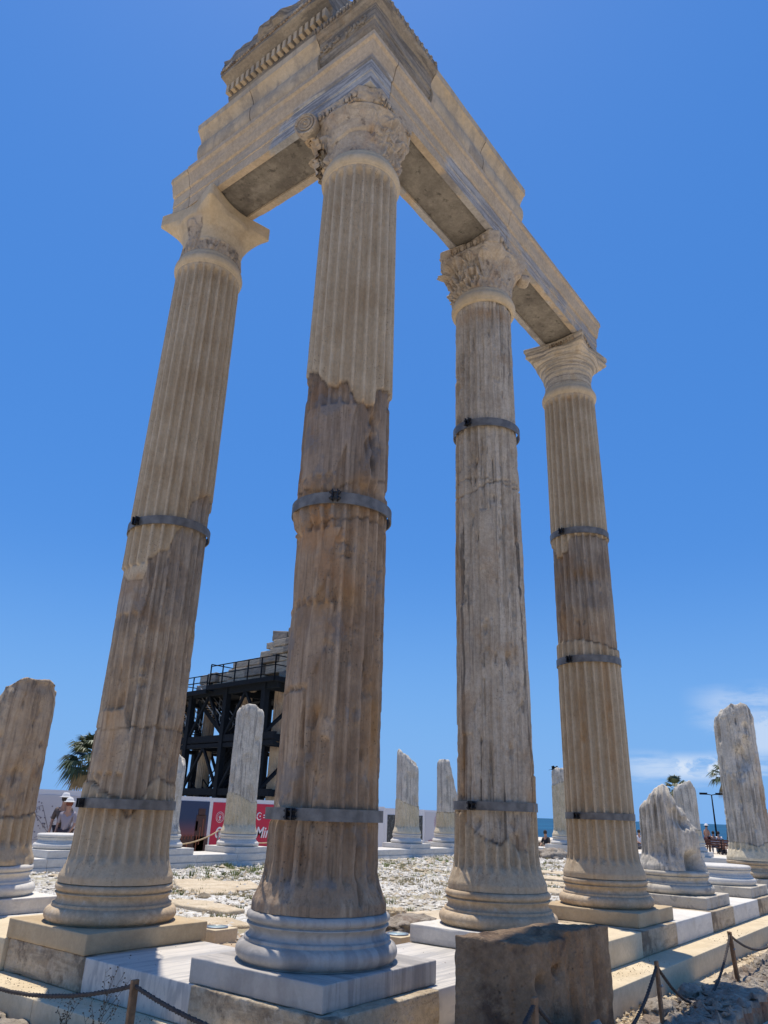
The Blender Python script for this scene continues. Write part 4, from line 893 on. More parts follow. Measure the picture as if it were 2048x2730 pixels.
# ------------------------------------------------------------------ big dark block in front of the step
def bigwarp(V):
    # unit block -> the footprint quad measured on the ground
    u = V[:, 0] / 1.06 + .5; v = V[:, 1] / .52 + .5
    P1, P2, P3, P4 = np.array([-.04, -1.28]), np.array([.32, -1.66]), np.array([1.37, -1.82]), np.array([1.02, -1.42])
    xy = np.outer((1 - u) * v, P1) + np.outer((1 - u) * (1 - v), P2) + np.outer(u * (1 - v), P3) + np.outer(u * v, P4)
    z = V[:, 2]; W2 = np.stack([xy[:, 0], xy[:, 1], z], -1)
    h = fbm(W2[:, 0] * 5, W2[:, 1] * 5, z * 3, 4, 71); front = sstep(.12, .0, v)
    gr = np.exp(-((u - .50 - .03 * np.sin(z * 5)) / .035) ** 2) * front + .5 * np.exp(-((u - .27) / .02) ** 2) * front * sstep(.55, .65, z) + .6 * np.exp(-((u - .78) / .02) ** 2) * front * sstep(.35, .5, z)
    n = (P2 - P1) / np.linalg.norm(P2 - P1); nn = np.array([-.05, -.99])
    W2[:, :2] -= nn * (gr * .035)[:, None]
    W2[:, :2] += nn * (front * .010 * h)[:, None]
    W2[:, 2] += .03 * h * sstep(.8, 1.1, z) - .05 * sstep(.55, .45, u) * sstep(.9, 1.1, z) * (1 - v)
    hole = np.exp(-((u - .33) / .035) ** 2 - ((z - .93) / .05) ** 2) + .8 * np.exp(-((u - .12) / .05) ** 2 - ((z - .86) / .05) ** 2)
    W2[:, :2] -= nn * (hole * front * .09)[:, None]
    return W2
rblock('stone_block', (1.06, .52, 1.16), MT['big_block'], .014, .015, .045, .012, 72, None, (0, 0, -.86), warp=bigwarp, cf=3.5,
       label='big dark brown weathered block with a vertical groove, standing before the step', cat='stone block')

# ------------------------------------------------------------------ rubble wall and loose rocks
def rubble_wall():
    nx, ny = 560, 46; x = np.linspace(1.55, 15, nx); prof_t = np.linspace(0, 1, ny)
    X = x[:, None] * np.ones(ny); T = np.ones((nx, 1)) * prof_t
    # inner face up, across the top, down the outer face
    Y = np.where(T < .12, -1.43, np.where(T < .6, -1.43 - (T - .12) / .48 * .60, -2.03 - .10 * (T - .6)))
    Z = np.where(T < .12, -.86 + T / .12 * .22, np.where(T < .6, -.64, -.64 - (T - .6) / .4 * .9))
    c = vn(X * 3.2, Y * 4.4, Z * 4, 5); b = fbm(X * 6, Y * 6, Z * 6, 4, 9); cc = fbm(X * 1.6, Y * 1.6, Z * 1.6, 3, 19)
    top = sstep(.08, .14, T) * sstep(.64, .58, T)
    Z = Z + top * (.05 * cc + .035 * np.abs(c) + .05 * b) ; Y = Y + .05 * cc + .05 * b * (T > .55) - .04 * np.abs(c) * (T > .55)
    V = np.stack([X, Y, Z], -1).reshape(-1, 3); F = gridF(nx, ny, False)
    o = npobj('rubble_wall', V, F, [MT['rubble'], MT['rubble_red']], None, True)
    mi = ((np.arange(len(F)) % (ny - 1)) / (ny - 1) > .6).astype(int); o.data.polygons.foreach_set('material_index', mi)
    tag(o, 'low rubble retaining wall with a rough dark top, bottom right, under the rope posts', 'wall')
rubble_wall()
def rock(x, y, z, s, lab, mat='rubble', seed=1, sq=(1, .8, .6), cat='rock', group=None, rz=0, sink=.15, n=22, amp=.38):
    V, F = lathe([(math.sin(a) + 1e-4, -math.cos(a)) for a in np.linspace(0, PI, n)], n * 2)
    V = np.array(V) * .5; V = np.sign(V) * np.abs(V) ** .8
    d = 1 + amp * fbm(V[:, 0] * 3 + seed * 3.1, V[:, 1] * 3, V[:, 2] * 3, 5, seed) + amp * .7 * np.abs(vn(V[:, 0] * 5.5, V[:, 1] * 5.5, V[:, 2] * 5.5, seed + 4)) - .1
    V = V * d[:, None] * np.array(sq) * s; V[:, 2] += s * sq[2] * (.5 - sink)
    return tag(npobj('rock', V, F, MT[mat], None, True, None, (x, y, z), rz), lab, cat, group)
rock(.30, -2.02, -.80, .95, 'dark grey rock at the bottom edge in front of the big block', 'rubble', 3, (1.2, .55, .62), rz=.2, n=26)
rock(-.35, -1.72, -.84, .62, 'low grey rock at the bottom edge, left of the big block', 'rubble', 9, (1.1, .6, .66), rz=-.1, n=24)
rock(1.72, -1.52, -.70, .22, 'small pale rock at the foot of the big block', 'rubble', 5, (1, .8, .6), n=14)
for i, (x, y, s, lab) in enumerate([(-1.35, 2.65, .5, 'flat dark rock in the lower left corner, leftmost'), (-1.25, 2.15, .42, 'flat dark rock in the lower left corner beside the cream step'), (-1.45, 1.6, .5, 'dark rock at the bottom edge left of the left rope post'), (-1.5, 3.2, .5, 'reddish rock just at the left edge below the step')]):
    rock(x, y, -.72, s, lab, 'rubble', 30 + i, (1.2, .9, .36), rz=i, n=20, sink=.1)
rock(3.3, -1.47, -.66, .30, 'pale rounded rock on the inner edge of the rubble wall beneath the sagging rope', 'rubble', 41, (1.5, .7, .5), n=18)
rock(4.35, -1.44, -.66, .30, 'pale rock on the inner edge of the rubble wall, nearer the second rope post', 'rubble', 42, (1.6, .6, .45), n=18)
def slabq(name, pts, z0, th, mat, seed, **k):
    """flagstone from an outline, with a ragged edge"""
    P = []
    for a, b in zip(pts, pts[1:] + pts[:1]):
        L = math.dist(a, b); n = max(2, int(L / .06))
        for i in range(n): P.append((a[0] + (b[0] - a[0]) * i / n, a[1] + (b[1] - a[1]) * i / n))
    P = np.array(P); c = P.mean(0); m = len(P)
    j = fbm(P[:, 0] * 5, P[:, 1] * 5, seed, 3, seed)
    rings = []
    for s, z in ((1.0, z0), (1.005, z0 + th * .7), (.985, z0 + th), (.9, z0 + th + .006), (.75, z0 + th + .004), (.5, z0 + th + .01), (.25, z0 + th), (.001, z0 + th)):
        q = c + (P - c) * s * (1 + .04 * j[:, None]); zz = z + .012 * fbm(q[:, 0] * 6, q[:, 1] * 6, z, 3, seed) * (s < 1.003)
        rings.append(np.concatenate([q, zz[:, None]], 1) if np.ndim(zz) else np.concatenate([q, np.full((m, 1), z)], 1))
    return tag(npobj(name, np.concatenate(rings), gridF(len(rings), m), mat, None, True), **k)
fl = 'flagstones on the temple floor'
slabq('flagstone', [(5.7, 8.95), (6.4, 9.9), (7.2, 9.6), (6.35, 7.85), (5.7, 7.15), (4.85, 7.4)], -.485, .075, MT['slab'], 3, label='largest pale flagstone, between the left and nearest columns', cat='flagstone', group=fl)
slabq('flagstone', [(6.9, 9.15), (7.6, 8.8), (6.8, 7.6), (6.05, 7.45)], -.485, .07, MT['slab'], 4, label='narrower pale flagstone behind the largest one', cat='flagstone', group=fl)
slabq('flagstone', [(4.3, 7.1), (4.5, 6.4), (4.2, 5.3), (3.75, 5.25), (3.75, 6.4), (3.9, 7.0)], -.485, .06, MT['slab'], 5, label='long thin pale flagstone in front of the largest one', cat='flagstone', group=fl)
slabq('flagstone', [(5.5, 3.6), (6.75, 3.3), (6.5, 2.6), (5.4, 2.3), (4.8, 2.7)], -.485, .065, MT['slab'], 6, label='cream flagstone between the nearest and the streaked column', cat='flagstone', group=fl)
slabq('flagstone', [(3.0, 5.2), (3.5, 4.9), (3.2, 4.0), (2.7, 4.2)], -.50, .06, MT['slab'], 7, label='small flat flagstone in the brown soil near the left plinth', cat='flagstone', group=fl)
for i, (x, y) in enumerate([(11.5, 3.6), (13.2, 4.4), (15, 5.4), (17, 6.2)]):
    slabq('flagstone', [(x, y - .9), (x + 1.1, y - .6), (x + .9, y + .9), (x - .1, y + .6)], -.485, .07, MT['slab'], 10 + i, label='weathered paving slab seen right of the streaked column, %s of four going away' % ['first', 'second', 'third', 'fourth'][i], cat='flagstone', group=fl)
rock(5.35, 3.15, -.42, .26, 'small cream rock lying on the flagstone between the nearest and the streaked column', 'slab', 51, (1.2, .8, .55))
rock(4.75, 2.5, -.5, .62, 'crumbly brown lump of masonry beside the little ground lamp near the streaked column', 'rubble', 52, (1.5, .8, .36), n=20)
rock(6.1, 2.0, -.45, .14, 'tiny brown stone on the ledge next to the streaked column', 'rubble', 53)
rock(25.5, 10.1, -.5, .9, 'dark heap of stones and scrub on the far floor left of the ochre column', 'rubble', 54, (1.6, 1, .5), n=18)
# marble chips and gravel: uncountable
def scatter_chips(name, N, area, smin, smax, mat, seed, z=-.47, prob=None):
    rg = np.random.default_rng(seed)
    base = np.array([(-1, 0, 0), (1, 0, 0), (0, -1, 0), (0, 1, 0), (0, 0, -1), (0, 0, 1)], float)
    tri = np.array([(0, 2, 5), (2, 1, 5), (1, 3, 5), (3, 0, 5), (2, 0, 4), (1, 2, 4), (3, 1, 4), (0, 3, 4)])
    x = rg.uniform(area[0], area[1], N); y = rg.uniform(area[2], area[3], N)
    if prob is not None: k = rg.random(N) < prob(x, y); x, y = x[k], y[k]; N = len(x)
    s = smin + (smax - smin) * rg.random(N) ** 3; a = rg.uniform(0, 2 * PI, N)
    B = base[None] * (1 + .45 * rg.standard_normal((N, 6, 1)).clip(-1, 1)) * s[:, None, None] * np.stack([rg.uniform(.7, 1.6, N), rg.uniform(.6, 1.1, N), rg.uniform(.3, .8, N)], -1)[:, None, :]
    c, sn = np.cos(a)[:, None], np.sin(a)[:, None]
    V = np.stack([B[..., 0] * c - B[..., 1] * sn + x[:, None], B[..., 0] * sn + B[..., 1] * c + y[:, None], B[..., 2] + z + .02 + .05 * fbm(x * .8, y * .8, 0, 4, 5)[:, None] + s[:, None] * .1], -1).reshape(-1, 3)
    F = (tri[None] + (np.arange(N) * 6)[:, None, None]).reshape(-1, 3)
    return tag(npobj(name, V, F, mat, None, False), kind='stuff')
scatter_chips('marble_chips', 26000, (1.5, 28, .8, 13), .012, .07, MT['white_stone'], 5, prob=lambda x, y: np.clip((.6 * x + .7 * y - 3.2 + 3 * fbm(x, y, 0, 3, 8)) / 4, .04, 1) * np.clip(.75 + 1.6 * fbm(x * .7, y * .7, 1, 3, 28), .1, 1))
scatter_chips('loose_rubble', 700, (4.5, 27, 1.2, 12.8), .05, .13, MT['slab'], 15, prob=lambda x, y: np.clip(.5 + 1.5 * fbm(x * .6, y * .6, 2, 3, 31), .05, 1))
scatter_chips('soil_pebbles', 6000, (.7, 12, .7, 11), .008, .035, MT['slab'], 6)
scatter_chips('path_gravel', 2500, (-1.6, 14, -1.42, -1.17), .006, .03, MT['slab'], 7, z=-.70)
scatter_chips('step_crumbs', 700, (-.98, 9, -1.14, -.79), .003, .009, MT['weed'], 8, z=-.452)
scatter_chips('step_crumbs', 500, (-1.0, -.72, -.6, 4.5), .003, .008, MT['weed'], 9, z=-.452)
scatter_chips('slab_crumbs', 60, (-.6, .5, .7, 2.0), .003, .008, MT['weed'], 10, z=-.18)
scatter_chips('slab_crumbs', 30, (.7, 1.9, -.7, .5), .003, .008, MT['weed'], 12, z=-.18)
scatter_chips('wall_rubble', 2600, (1.7, 14, -2.0, -1.45), .012, .075, MT['rubble'], 11, z=-.655)
def grass(name, clumps, mat, seed, hmin=.03, hmax=.13, blades=26):
    rg = np.random.default_rng(seed); V, F, n = [], [], 0
    for (x, y, z, sc) in clumps:
        for b in range(blades):
            a = rg.uniform(0, 2 * PI); r = rg.uniform(0, .09) * sc; h = rg.uniform(hmin, hmax) * sc; w = .006 * sc + .003; lean = rg.uniform(.1, .6) * h
            bx, by = x + r * math.cos(a), y + r * math.sin(a); q = rg.uniform(0, 2 * PI); px, py = math.cos(q) * w, math.sin(q) * w
            tx, ty = bx + math.cos(a) * lean, by + math.sin(a) * lean
            V += [(bx - px, by - py, z), (bx + px, by + py, z), ((bx + tx) / 2 + px * .7, (by + ty) / 2 + py * .7, z + h * .62), ((bx + tx) / 2 - px * .7, (by + ty) / 2 - py * .7, z + h * .62), (tx, ty, z + h)]
            F += [(n, n + 1, n + 2, n + 3), (n + 3, n + 2, n + 4)]; n += 5
    return tag(npobj(name, np.array(V), F, mat, None, False), kind='stuff')
rg = np.random.default_rng(44)
def clumps(N, x0, x1, y0, y1, th, sd, smin=.6, smax=1.4):
    out = []
    while len(out) < N:
        x, y = rg.uniform(x0, x1), rg.uniform(y0, y1)
        if float(fbm(x * .55, y * .55, sd, 3, sd)) > th: out.append((x, y, -.49 + .05 * float(fbm(x * .8, y * .8, 0, 4, 5)), rg.uniform(smin, smax)))
    return out
grass('green_grass', clumps(200, 6, 27, 4, 12.9, .15, 3) + clumps(55, 6.5, 16, 10.2, 12.9, -.1, 4, .7, 1.6) + clumps(30, 3, 7, 3, 8, 0, 6, .7, 1.2), MT['grass'], 4)
grass('dry_grass', clumps(900, 5, 26, 2, 12.8, .0, 7, .4, 1.1) + clumps(60, 3, 8, 2, 9, 0, 9, .4, .9), MT['grass_dry'], 5)

# ------------------------------------------------------------------ little in-ground lamps in stone boxes
def ground_lamp(x, y, rz, lab):
    e = empty('ground_lamp', (x, y, -.50), rz, lab, 'ground lamp', 'ground lamps in square stone boxes')
    rblock('stone_box', (.36, .36, .20), MT['limestone_clean'], .04, .006, .004, .002, int(x * 10), e)
    V, F = lathe([(0.001, .212), (.105, .212), (.115, .206)], 32); npobj('lamp_glass', V, F, MT['glass'], e)
    V, F = lathe([(.115, .203), (.115, .214), (.135, .214), (.135, .203)], 32); npobj('lamp_rim', V, F, MT['rail'], e)
ground_lamp(1.98, 3.40, 0, 'little stone lamp box just right of the left column plinth')
ground_lamp(3.28, 1.62, 0, 'little stone lamp box between the nearest and the streaked column')

# ------------------------------------------------------------------ rope barrier
pg = 'rope barrier posts'
def rpost(x, y, z0, z1, lab, lean=(0, 0)):
    mb = MB(); mb.beam((x, y, z0 - .1), (x + lean[0], y + lean[1], z1), .055, .028)
    o = mb.build('rope_post', MT['post'], None, False, label=lab, cat='post', group=pg)
    h = MB(); h.tube([(x + lean[0] * .8 - .02, y - .03 + lean[1] * .8, z0 + (z1 - z0) * .62), (x + lean[0] * .8 + .004, y - .032 + lean[1] * .8, z0 + (z1 - z0) * .62)], .011, 8); h.build('bolt', MT['rail'], o)
    md = o.modifiers.new('b', 'BEVEL'); md.width = .006; md.segments = 2
    return (x + lean[0], y + lean[1], z1 - .035)
q0 = rpost(-1.4, 3.3, -.70, -.16, 'rope post just outside the left edge')
q1 = rpost(-1.4, .325, -.70, -.01, 'rusty rope post at the bottom left before the white slab', (0, .012))
q2 = rpost(-1.55, -1.95, -.80, .02, 'rope post at the corner just below the bottom edge')
q3 = rpost(-.02, -1.86, -.80, .02, 'dark rope post in front of the big block')
q4 = rpost(2.90, -1.64, -.64, -.13, 'rope post right of the big block', (-.02, 0))
q5 = rpost(5.74, -1.60, -.62, -.14, 'rope post farther right, with a pale bolt', (-.03, .02))
q6 = rpost(9.1, -1.60, -.62, -.14, 'rope post just outside the right edge')
def rope(a, b, sag, lab):
    N = 70; pts = []
    for i in range(N + 1):
        t = i / N; p = [a[k] + (b[k] - a[k]) * t for k in range(3)]; p[2] -= sag * 4 * t * (1 - t); pts.append(np.array(p))
    mb = MB()
    L = sum(np.linalg.norm(pts[i + 1] - pts[i]) for i in range(N))
    for s in (0, 1, 2):
        q = []
        for i, p in enumerate(pts):
            w = i / N * L / .07 * 2 * PI + s * 2 * PI / 3; q.append(p + np.array([.0, .0075 * math.cos(w), .0075 * math.sin(w)]))
        mb.tube(q, .0105, 5)
    mb.build('barrier_rope', MT['rope'], None, True, label=lab, cat='rope', group='ropes of the barrier')
rope(q0, q1, .17, 'sagging rope at the lower left running to the left rope post')
rope(q1, q2, .10, 'rope going steeply down from the left rope post to the bottom edge')
rope(q2, q3, .22, 'rope in the shade before the big block, on the left of its post')
rope(q3, q4, .42, 'rope that climbs from the bottom edge to the post right of the big block')
rope(q4, q5, .48, 'deep sagging rope over the rubble wall between the two right posts')
rope(q5, q6, .30, 'sagging rope running out at the right edge')
def weed(x, y, z, h, lab, seed, lean=(0, 0), n=9):
    rg = random.Random(seed); mb = MB(); top = (x + lean[0], y + lean[1], z + h)
    def stem(a, b, r, d):
        mb.tube([a, tuple((a[k] + b[k]) / 2 + rg.uniform(-.01, .01) for k in range(3)), b], [r, r * .8, r * .5], 4)
        m = 12 if d == 0 else 6
        for i in range(m):
            t = .3 + .7 * i / m; p = [a[k] + (b[k] - a[k]) * t for k in range(3)]; e = [p[0] + rg.uniform(-.03, .03), p[1] + rg.uniform(-.03, .03), p[2] + rg.uniform(.005, .03)]
            mb.tube([p, e], .0012, 3, cap=False); mb.box(e, (.0075, .0075, .0075), rg.random())
    for i in range(n):
        t = .15 + .6 * i / n; a = [x + lean[0] * t, y + lean[1] * t, z + h * t]; L = h * rg.uniform(.25, .5); w = rg.uniform(0, 2 * PI)
        stem(a, [a[0] + lean[0] * .4 + L * .45 * math.cos(w), a[1] + lean[1] * .4 + L * .45 * math.sin(w), a[2] + L * .85], .0018, 1)
    stem((x, y, z), top, .003, 0)
    mb.build('dry_weed', MT['weed'], None, False, label=lab, cat='weed', group='dry weeds')
weed(-1.25, .95, -.69, .62, 'spindly dry weed with seed dots left of the left rope post', 1, (.02, -.12), 12)
weed(-1.2, 1.35, -.69, .40, 'smaller dry weed farther left behind the sagging rope', 4, (.02, .03), 8)
weed(2.15, -1.30, -.69, .50, 'dry weed with seed dots right of the big block', 2, (.22, .03), 11)
weed(1.72, -1.42, -.69, .30, 'short dry weed at the foot of the big block', 3, (-.02, 0), 8)

# ------------------------------------------------------------------ hoarding with printed banners, behind the far row
YB = 17.0
def text_mesh(name, s, size, mat, parent, loc, extr=.006, shear=0.0, font_w=1.0):
    cu = bpy.data.curves.new(name, 'FONT'); cu.body = s; cu.size = size; cu.extrude = extr; cu.shear = shear; cu.align_x = 'LEFT'; cu.offset = .004 * size * 3
    t = bpy.data.objects.new('tmp', cu); COL.objects.link(t); bpy.context.view_layer.update()
    me = bpy.data.meshes.new_from_object(t.evaluated_get(bpy.context.evaluated_depsgraph_get())); bpy.data.objects.remove(t); bpy.data.curves.remove(cu)
    me.materials.clear(); me.materials.append(mat); o = bpy.data.objects.new(name, me); COL.objects.link(o); o.parent = parent
    o.location = loc; o.rotation_euler = (PI / 2, 0, 0); o.scale = (font_w, 1, 1); return o
W_ = flat('banner white', (.62, .62, .64)); GR = flat('banner pale grey', (.50, .49, .51)); RD = flat('banner crimson', (.48, .012, .045)); INK = flat('ink grey violet', (.17, .15, .19)); PINK = flat('emblem faded red', (.42, .16, .18)); LT = flat('print white', (.72, .70, .70)); BLU = flat('print blue', (.02, .12, .22))
def photo_mat():
    m, nt, b = mk('printed dusk photograph'); g = NT(nt); v = g.co(); sep = g.n('ShaderNodeSeparateXYZ'); g.set(sep.inputs[0], v); z = sep.outputs[2]
    c = g.mix(g.ramp(z, .55, 1.6), (.30, .075, .035), (.012, .03, .085)); c = g.mix(g.ramp(z, .72, .58), c, (.012, .012, .014))
    nt.links.new(c, b.inputs['Base Color']); b.inputs['Roughness'].default_value = .5; return m
PH_ = photo_mat()
def dark_mat():
    m, nt, b = mk('printed dark foliage'); g = NT(nt); v = g.co()
    c = g.mix(g.ramp(g.noise(v, 9, 8, .8), .5, .62), (.012, .014, .014), (.16, .17, .16)); nt.links.new(c, b.inputs['Base Color']); return m
DK = dark_mat(); WARML = flat('lit masonry print', (.20, .055, .022)); WARMD = flat('dim masonry print', (.055, .02, .014))
hg = 'banner panels of the hoarding'
def panel(x0, x1, top, mat, lab, border=.14):
    e = empty('banner_panel', (x0, YB, -.86), 0, lab, 'banner', hg); h = top + .86
    mb = MB(); mb.box(((x1 - x0) / 2, .03, h / 2), (x1 - x0 - .02, .05, h)); mb.build('frame', W_, e)
    mb = MB(); mb.box(((x1 - x0) / 2, -.002, h / 2 - .05), (x1 - x0 - border, .012, h - border * 1.3)); o = mb.build('print', mat, e)
    return e, h, o
e, h, pr_ = panel(3.2, 10.6, 1.37, GR, 'pale grey banner with a line drawn site plan, at the left')
mb = MB(); rr = random.Random(5)
def ln(a, b, w=.012, y=-.014): mb.beam((a[0], y, a[1]), (b[0], y, b[1]), w, .006)
ox = 3.2
P = lambda x, z: (x, z + .86)
T1, T2, T3 = P(3.55, 1.05), P(2.75, -.25), P(4.35, .10)
for a, b in ((P(3.25, 1.12), P(4.35, .05)), (P(4.35, .05), P(3.2, .05)), (P(2.5, .35), P(3.85, .95)), (P(3.85, .95), P(4.25, .12)), (P(2.9, 1.0), P(3.9, .62)), (P(2.55, .25), P(3.6, .62))): ln(a, b, .010)
for k in range(46):
    x = 2.55 + rr.random() * 1.75; z = .05 + rr.random() * .95 * (1 - abs(x - 3.55) / 1.5); a = rr.choice((.45, 2.0)); l = rr.uniform(.04, .16)
    ln(P(x, z), P(x + l * math.cos(a), z + l * math.sin(a)), rr.choice((.008, .014, .022)))
for k in range(14): x = 2.5 + k * .06; ln(P(x, .20 + k * .03), P(x + .10, .02 + k * .03), .010)
for k in range(26): x, z = 3.3 + rr.random() * 1.0, .1 + rr.random() * .95; mb.box((x, -.014, z + .86), (.035, .006, .035))
for k in range(24): a = k / 24 * 2 * PI; mb.box((2.62 + .13 * math.cos(a), -.014, .86 - .08 + .10 * math.sin(a)), (.03, .006, .03))
mb.box((4.95, -.014, .86 + .60), (.11, .006, .012)); mb.box((4.95, -.014, .86 + .66), (.08, .006, .03))
mb.build('plan_drawing', INK, e)
mb = MB(); mb.box((5.15 + .55, -.014, .86 + 1.13), (1.1, .008, .34)); mb.build('blue_heading', BLU, e)
e, h, pr_ = panel(10.62, 13.22, 1.36, PH_, 'banner with a dusk photograph of lit ruins, between the left column and the red banner')
mb = MB(); mb.box((2.22, -.013, .90), (.42, .008, 1.5)); mb.box((2.22, -.013, 1.74), (.30, .008, .22)); mb.box((1.85, -.013, .62), (1.5, .008, .72)); mb.box((2.05, -.013, 1.30), (.10, .008, .30))
mb.build('printed_masonry', WARMD, e)
mb = MB()
for k in range(5): mb.box((1.36 + k * .13, -.019, .96), (.035, .006, .14))
for k in range(3): mb.box((2.10 + .11 * k, -.019, .75 + .25 * k), (.04, .006, .55)); 
mb.box((1.72, -.019, .62), (.05, .006, .26)); mb.build('printed_lights', WARML, e)
e, h, pr_ = panel(13.24, 17.9, 1.35, RD, 'crimson banner with white script lettering behind the white topped broken column')
text_mesh('lettering', 'Geleceğe', .50, LT, e, (.24, -.014, .86 + .07), shear=.25, font_w=.78)
text_mesh('lettering', 'Miras', .52, LT, e, (2.16, -.014, .86 + .07), shear=.25, font_w=.95)
def seal(parent, cx, cz, R, mat, y=-.014):
    mb = MB()
    for k in range(28): a = k / 28 * 2 * PI; mb.box((cx + R * math.cos(a), y, cz + R * math.sin(a)), (R * .13, .006, R * .13), 0)
    N = 40
    for r in (.72,):
        pts = [(cx + R * r * math.cos(2 * PI * k / N), y, cz + R * r * math.sin(2 * PI * k / N)) for k in range(N + 1)]; mb.tube(pts, R * .035, 4)
    for k in (-1, 0, 1):
        mb.tube([(cx, y, cz - R * .35), (cx + k * R * .18, y, cz), (cx + k * R * .34, y, cz + R * .30)], [R * .05, R * .10, R * .02], 5)
    mb.tube([(cx, y, cz - R * .5), (cx, y, cz + R * .45)], R * .05, 5); mb.box((cx, y, cz - R * .5), (R * .5, .006, R * .08))
    return mb.build('seal', mat, parent)
seal(e, .42, .86 + .73, .17, LT)
mb = MB(); N = 22
pts = [(2.30 + .12 * math.cos(a), -.014, .86 + .79 + .12 * math.sin(a)) for a in np.linspace(.7, 2 * PI - .7, N)]
mb.tube(pts, [.008 + .020 * math.sin(PI * i / (N - 1)) for i in range(N)], 6); mb.box((2.78, -.014, .86 + .83), (.55, .006, .035)); mb.box((2.73, -.014, .86 + .75), (.45, .006, .03)); mb.box((2.34, -.014, .86 + .79), (.05, .006, .05)); mb.build('crescent_mark', LT, e)
panel(17.92, 23.2, 1.30, W_, 'blank white banner mostly hidden behind the nearest column')
panel(23.24, 26.35, 1.25, DK, 'dark foliage print banner behind the slant topped broken column', .34)
e, h, pr_ = panel(26.37, 29.3, 1.24, GR, 'pale banner with a faded red round seal and lettering', .06)
seal(e, 1.15, .86 + .70, .34, PINK)
text_mesh('lettering', 'T.C.', .26, PINK, e, (1.0, -.014, .86 + .04), font_w=.9)
text_mesh('lettering', 'KÜLTÜR VE TURİZM', .24, PINK, e, (.30, -.014, .86 - .24), font_w=.9)
text_mesh('lettering', 'BAKANLIĞI', .24, PINK, e, (.75, -.014, .86 - .52), font_w=.9)
panel(29.32, 32.5, 1.22, DK, 'dark foliage print banner right of the seal banner', .34)
# rope in front of the hoarding, and its thin pale post
mb = MB(); mb.tube([(12.95, 16.2, -.6), (12.98, 16.2, 0), (13.0, 16.2, .35)], [.032, .03, .028], 8); mb.build('thin_post', MT['rail'], None, label='thin pale post before the gap between dusk banner and red banner', cat='post')
def hrope(a, b, sag, lab):
    pts = [tuple(a[k] + (b[k] - a[k]) * t - (sag * 4 * t * (1 - t) if k == 2 else 0) for k in range(3)) for t in np.linspace(0, 1, 16)]
    mb = MB(); mb.tube(pts, .022, 6); mb.build('barrier_rope', MT['limestone'], None, True, label=lab, cat='rope', group='pale ropes before the banners')
hrope((9.5, 16.2, .35), (13.0, 16.2, .33), .42, 'pale sagging rope in front of the dusk banner'); hrope((13.0, 16.2, .33), (17.0, 16.2, .33), .40, 'pale sagging rope in front of the crimson banner')

# ------------------------------------------------------------------ second ruined temple inside a dark steel scaffold
AZ = math.radians(48.5); nV = Vector((math.cos(AZ), math.sin(AZ), 0)); rV = Vector((math.sin(AZ), -math.cos(AZ), 0))
cor = Vector((CAM.x, CAM.y, 0)) + nV * 50 + rV * 1.9
e1 = rV * -.583 + nV * .812            # left face, receding
rzS = math.atan2(e1.y, e1.x)           # local +X runs along the left face; local -Y points right and away
def L_(t, s, z): return (t, -s, z)     # t along the left face, s into the scaffold
scf = empty('scaffold_tower', (cor.x, cor.y, 0), rzS, 'dark steel scaffold tower with stairs and railings around the distant ruin', 'scaffold')
DS = MT['dark_steel']
TS = [.4, 4.7, 9.1, 13.4]
for s in (0, 3.6, 7.2):
    for t in TS:
        mb = MB(); mb.beam(L_(t, s, -.86), L_(t, s, 8.9 if t < 8 else 8.6), .40, .40); mb.build('post', DS, scf)
for z, w in ((2.0, .42), (5.45, .45), (5.0, .28), (8.7, .5)):
    for s in (0, 3.6, 7.2):
        mb = MB(); mb.beam(L_(-1, s, z), L_(14, s, z), .26, w); mb.build('beam', DS, scf)
    for t in TS:
        mb = MB(); mb.beam(L_(t, 0, z), L_(t, 7.2, z), .26, w); mb.build('beam', DS, scf)
for s in (0, 3.6, 7.2):
    for (a, b) in ((TS[0], TS[1]), (TS[2], TS[3]), (TS[1], TS[2])):
        for z0, z1 in ((-.8, 1.9), (2.2, 4.9), (5.7, 8.5)):
            m = (a + b) / 2
            mb = MB(); mb.beam(L_(a + .2, s, z0), L_(m, s, z1), .17); mb.build('brace', DS, scf)
            mb = MB(); mb.beam(L_(b - .2, s, z0), L_(m, s, z1), .17); mb.build('brace', DS, scf)
for t in (TS[0], TS[1]):
    for s0 in (0, 3.6):
        for z0, z1 in ((-.8, 1.9), (2.2, 5.0), (5.7, 8.5)):
            mb = MB(); mb.beam(L_(t, s0 + .2, z0), L_(t, s0 + 3.4, z1), .2); mb.build('brace', DS, scf)
mb = MB()
for k in range(30): mb.box(L_(-1 + k * .5, 3.4, 9.0 if k < 15 else 8.75), (.42, 8.0, .06))
mb.build('platform', DS, scf)
mb = MB(); mb.beam(L_(-1.2, -.6, 8.95), L_(6.4, -.6, 8.95), .2, .3); mb.beam(L_(6.4, -.6, 8.7), L_(14.2, -.6, 8.7), .2, .3); mb.beam(L_(-1.2, -.6, 8.95), L_(-1.2, 7.4, 8.95), .2, .3); mb.build('platform_edge', DS, scf)
def railing(a, b, h, n):
    mb = MB(); a = np.array(a); b = np.array(b)
    for k in range(n + 1):
        p = a + (b - a) * k / n; mb.beam(p, p + [0, 0, h], .07)
    for q in (h, h * .55): mb.beam(a + [0, 0, q], b + [0, 0, q], .06)
    return mb.build('railing', DS, scf)
railing(L_(-1.2, -.6, 9.1), L_(6.2, -.6, 9.1), 1.35, 5); railing(L_(-1.2, -.6, 9.1), L_(-1.2, 7.2, 9.1), 1.35, 6); railing(L_(6.2, -.6, 9.1), L_(6.2, 1.5, 9.1), 1.5, 1)
railing(L_(6.5, -.6, 8.8), L_(13.6, -.6, 8.8), 1.05, 4); railing(L_(13.6, -.6, 8.8), L_(13.6, 5, 8.8), 1.2, 3)
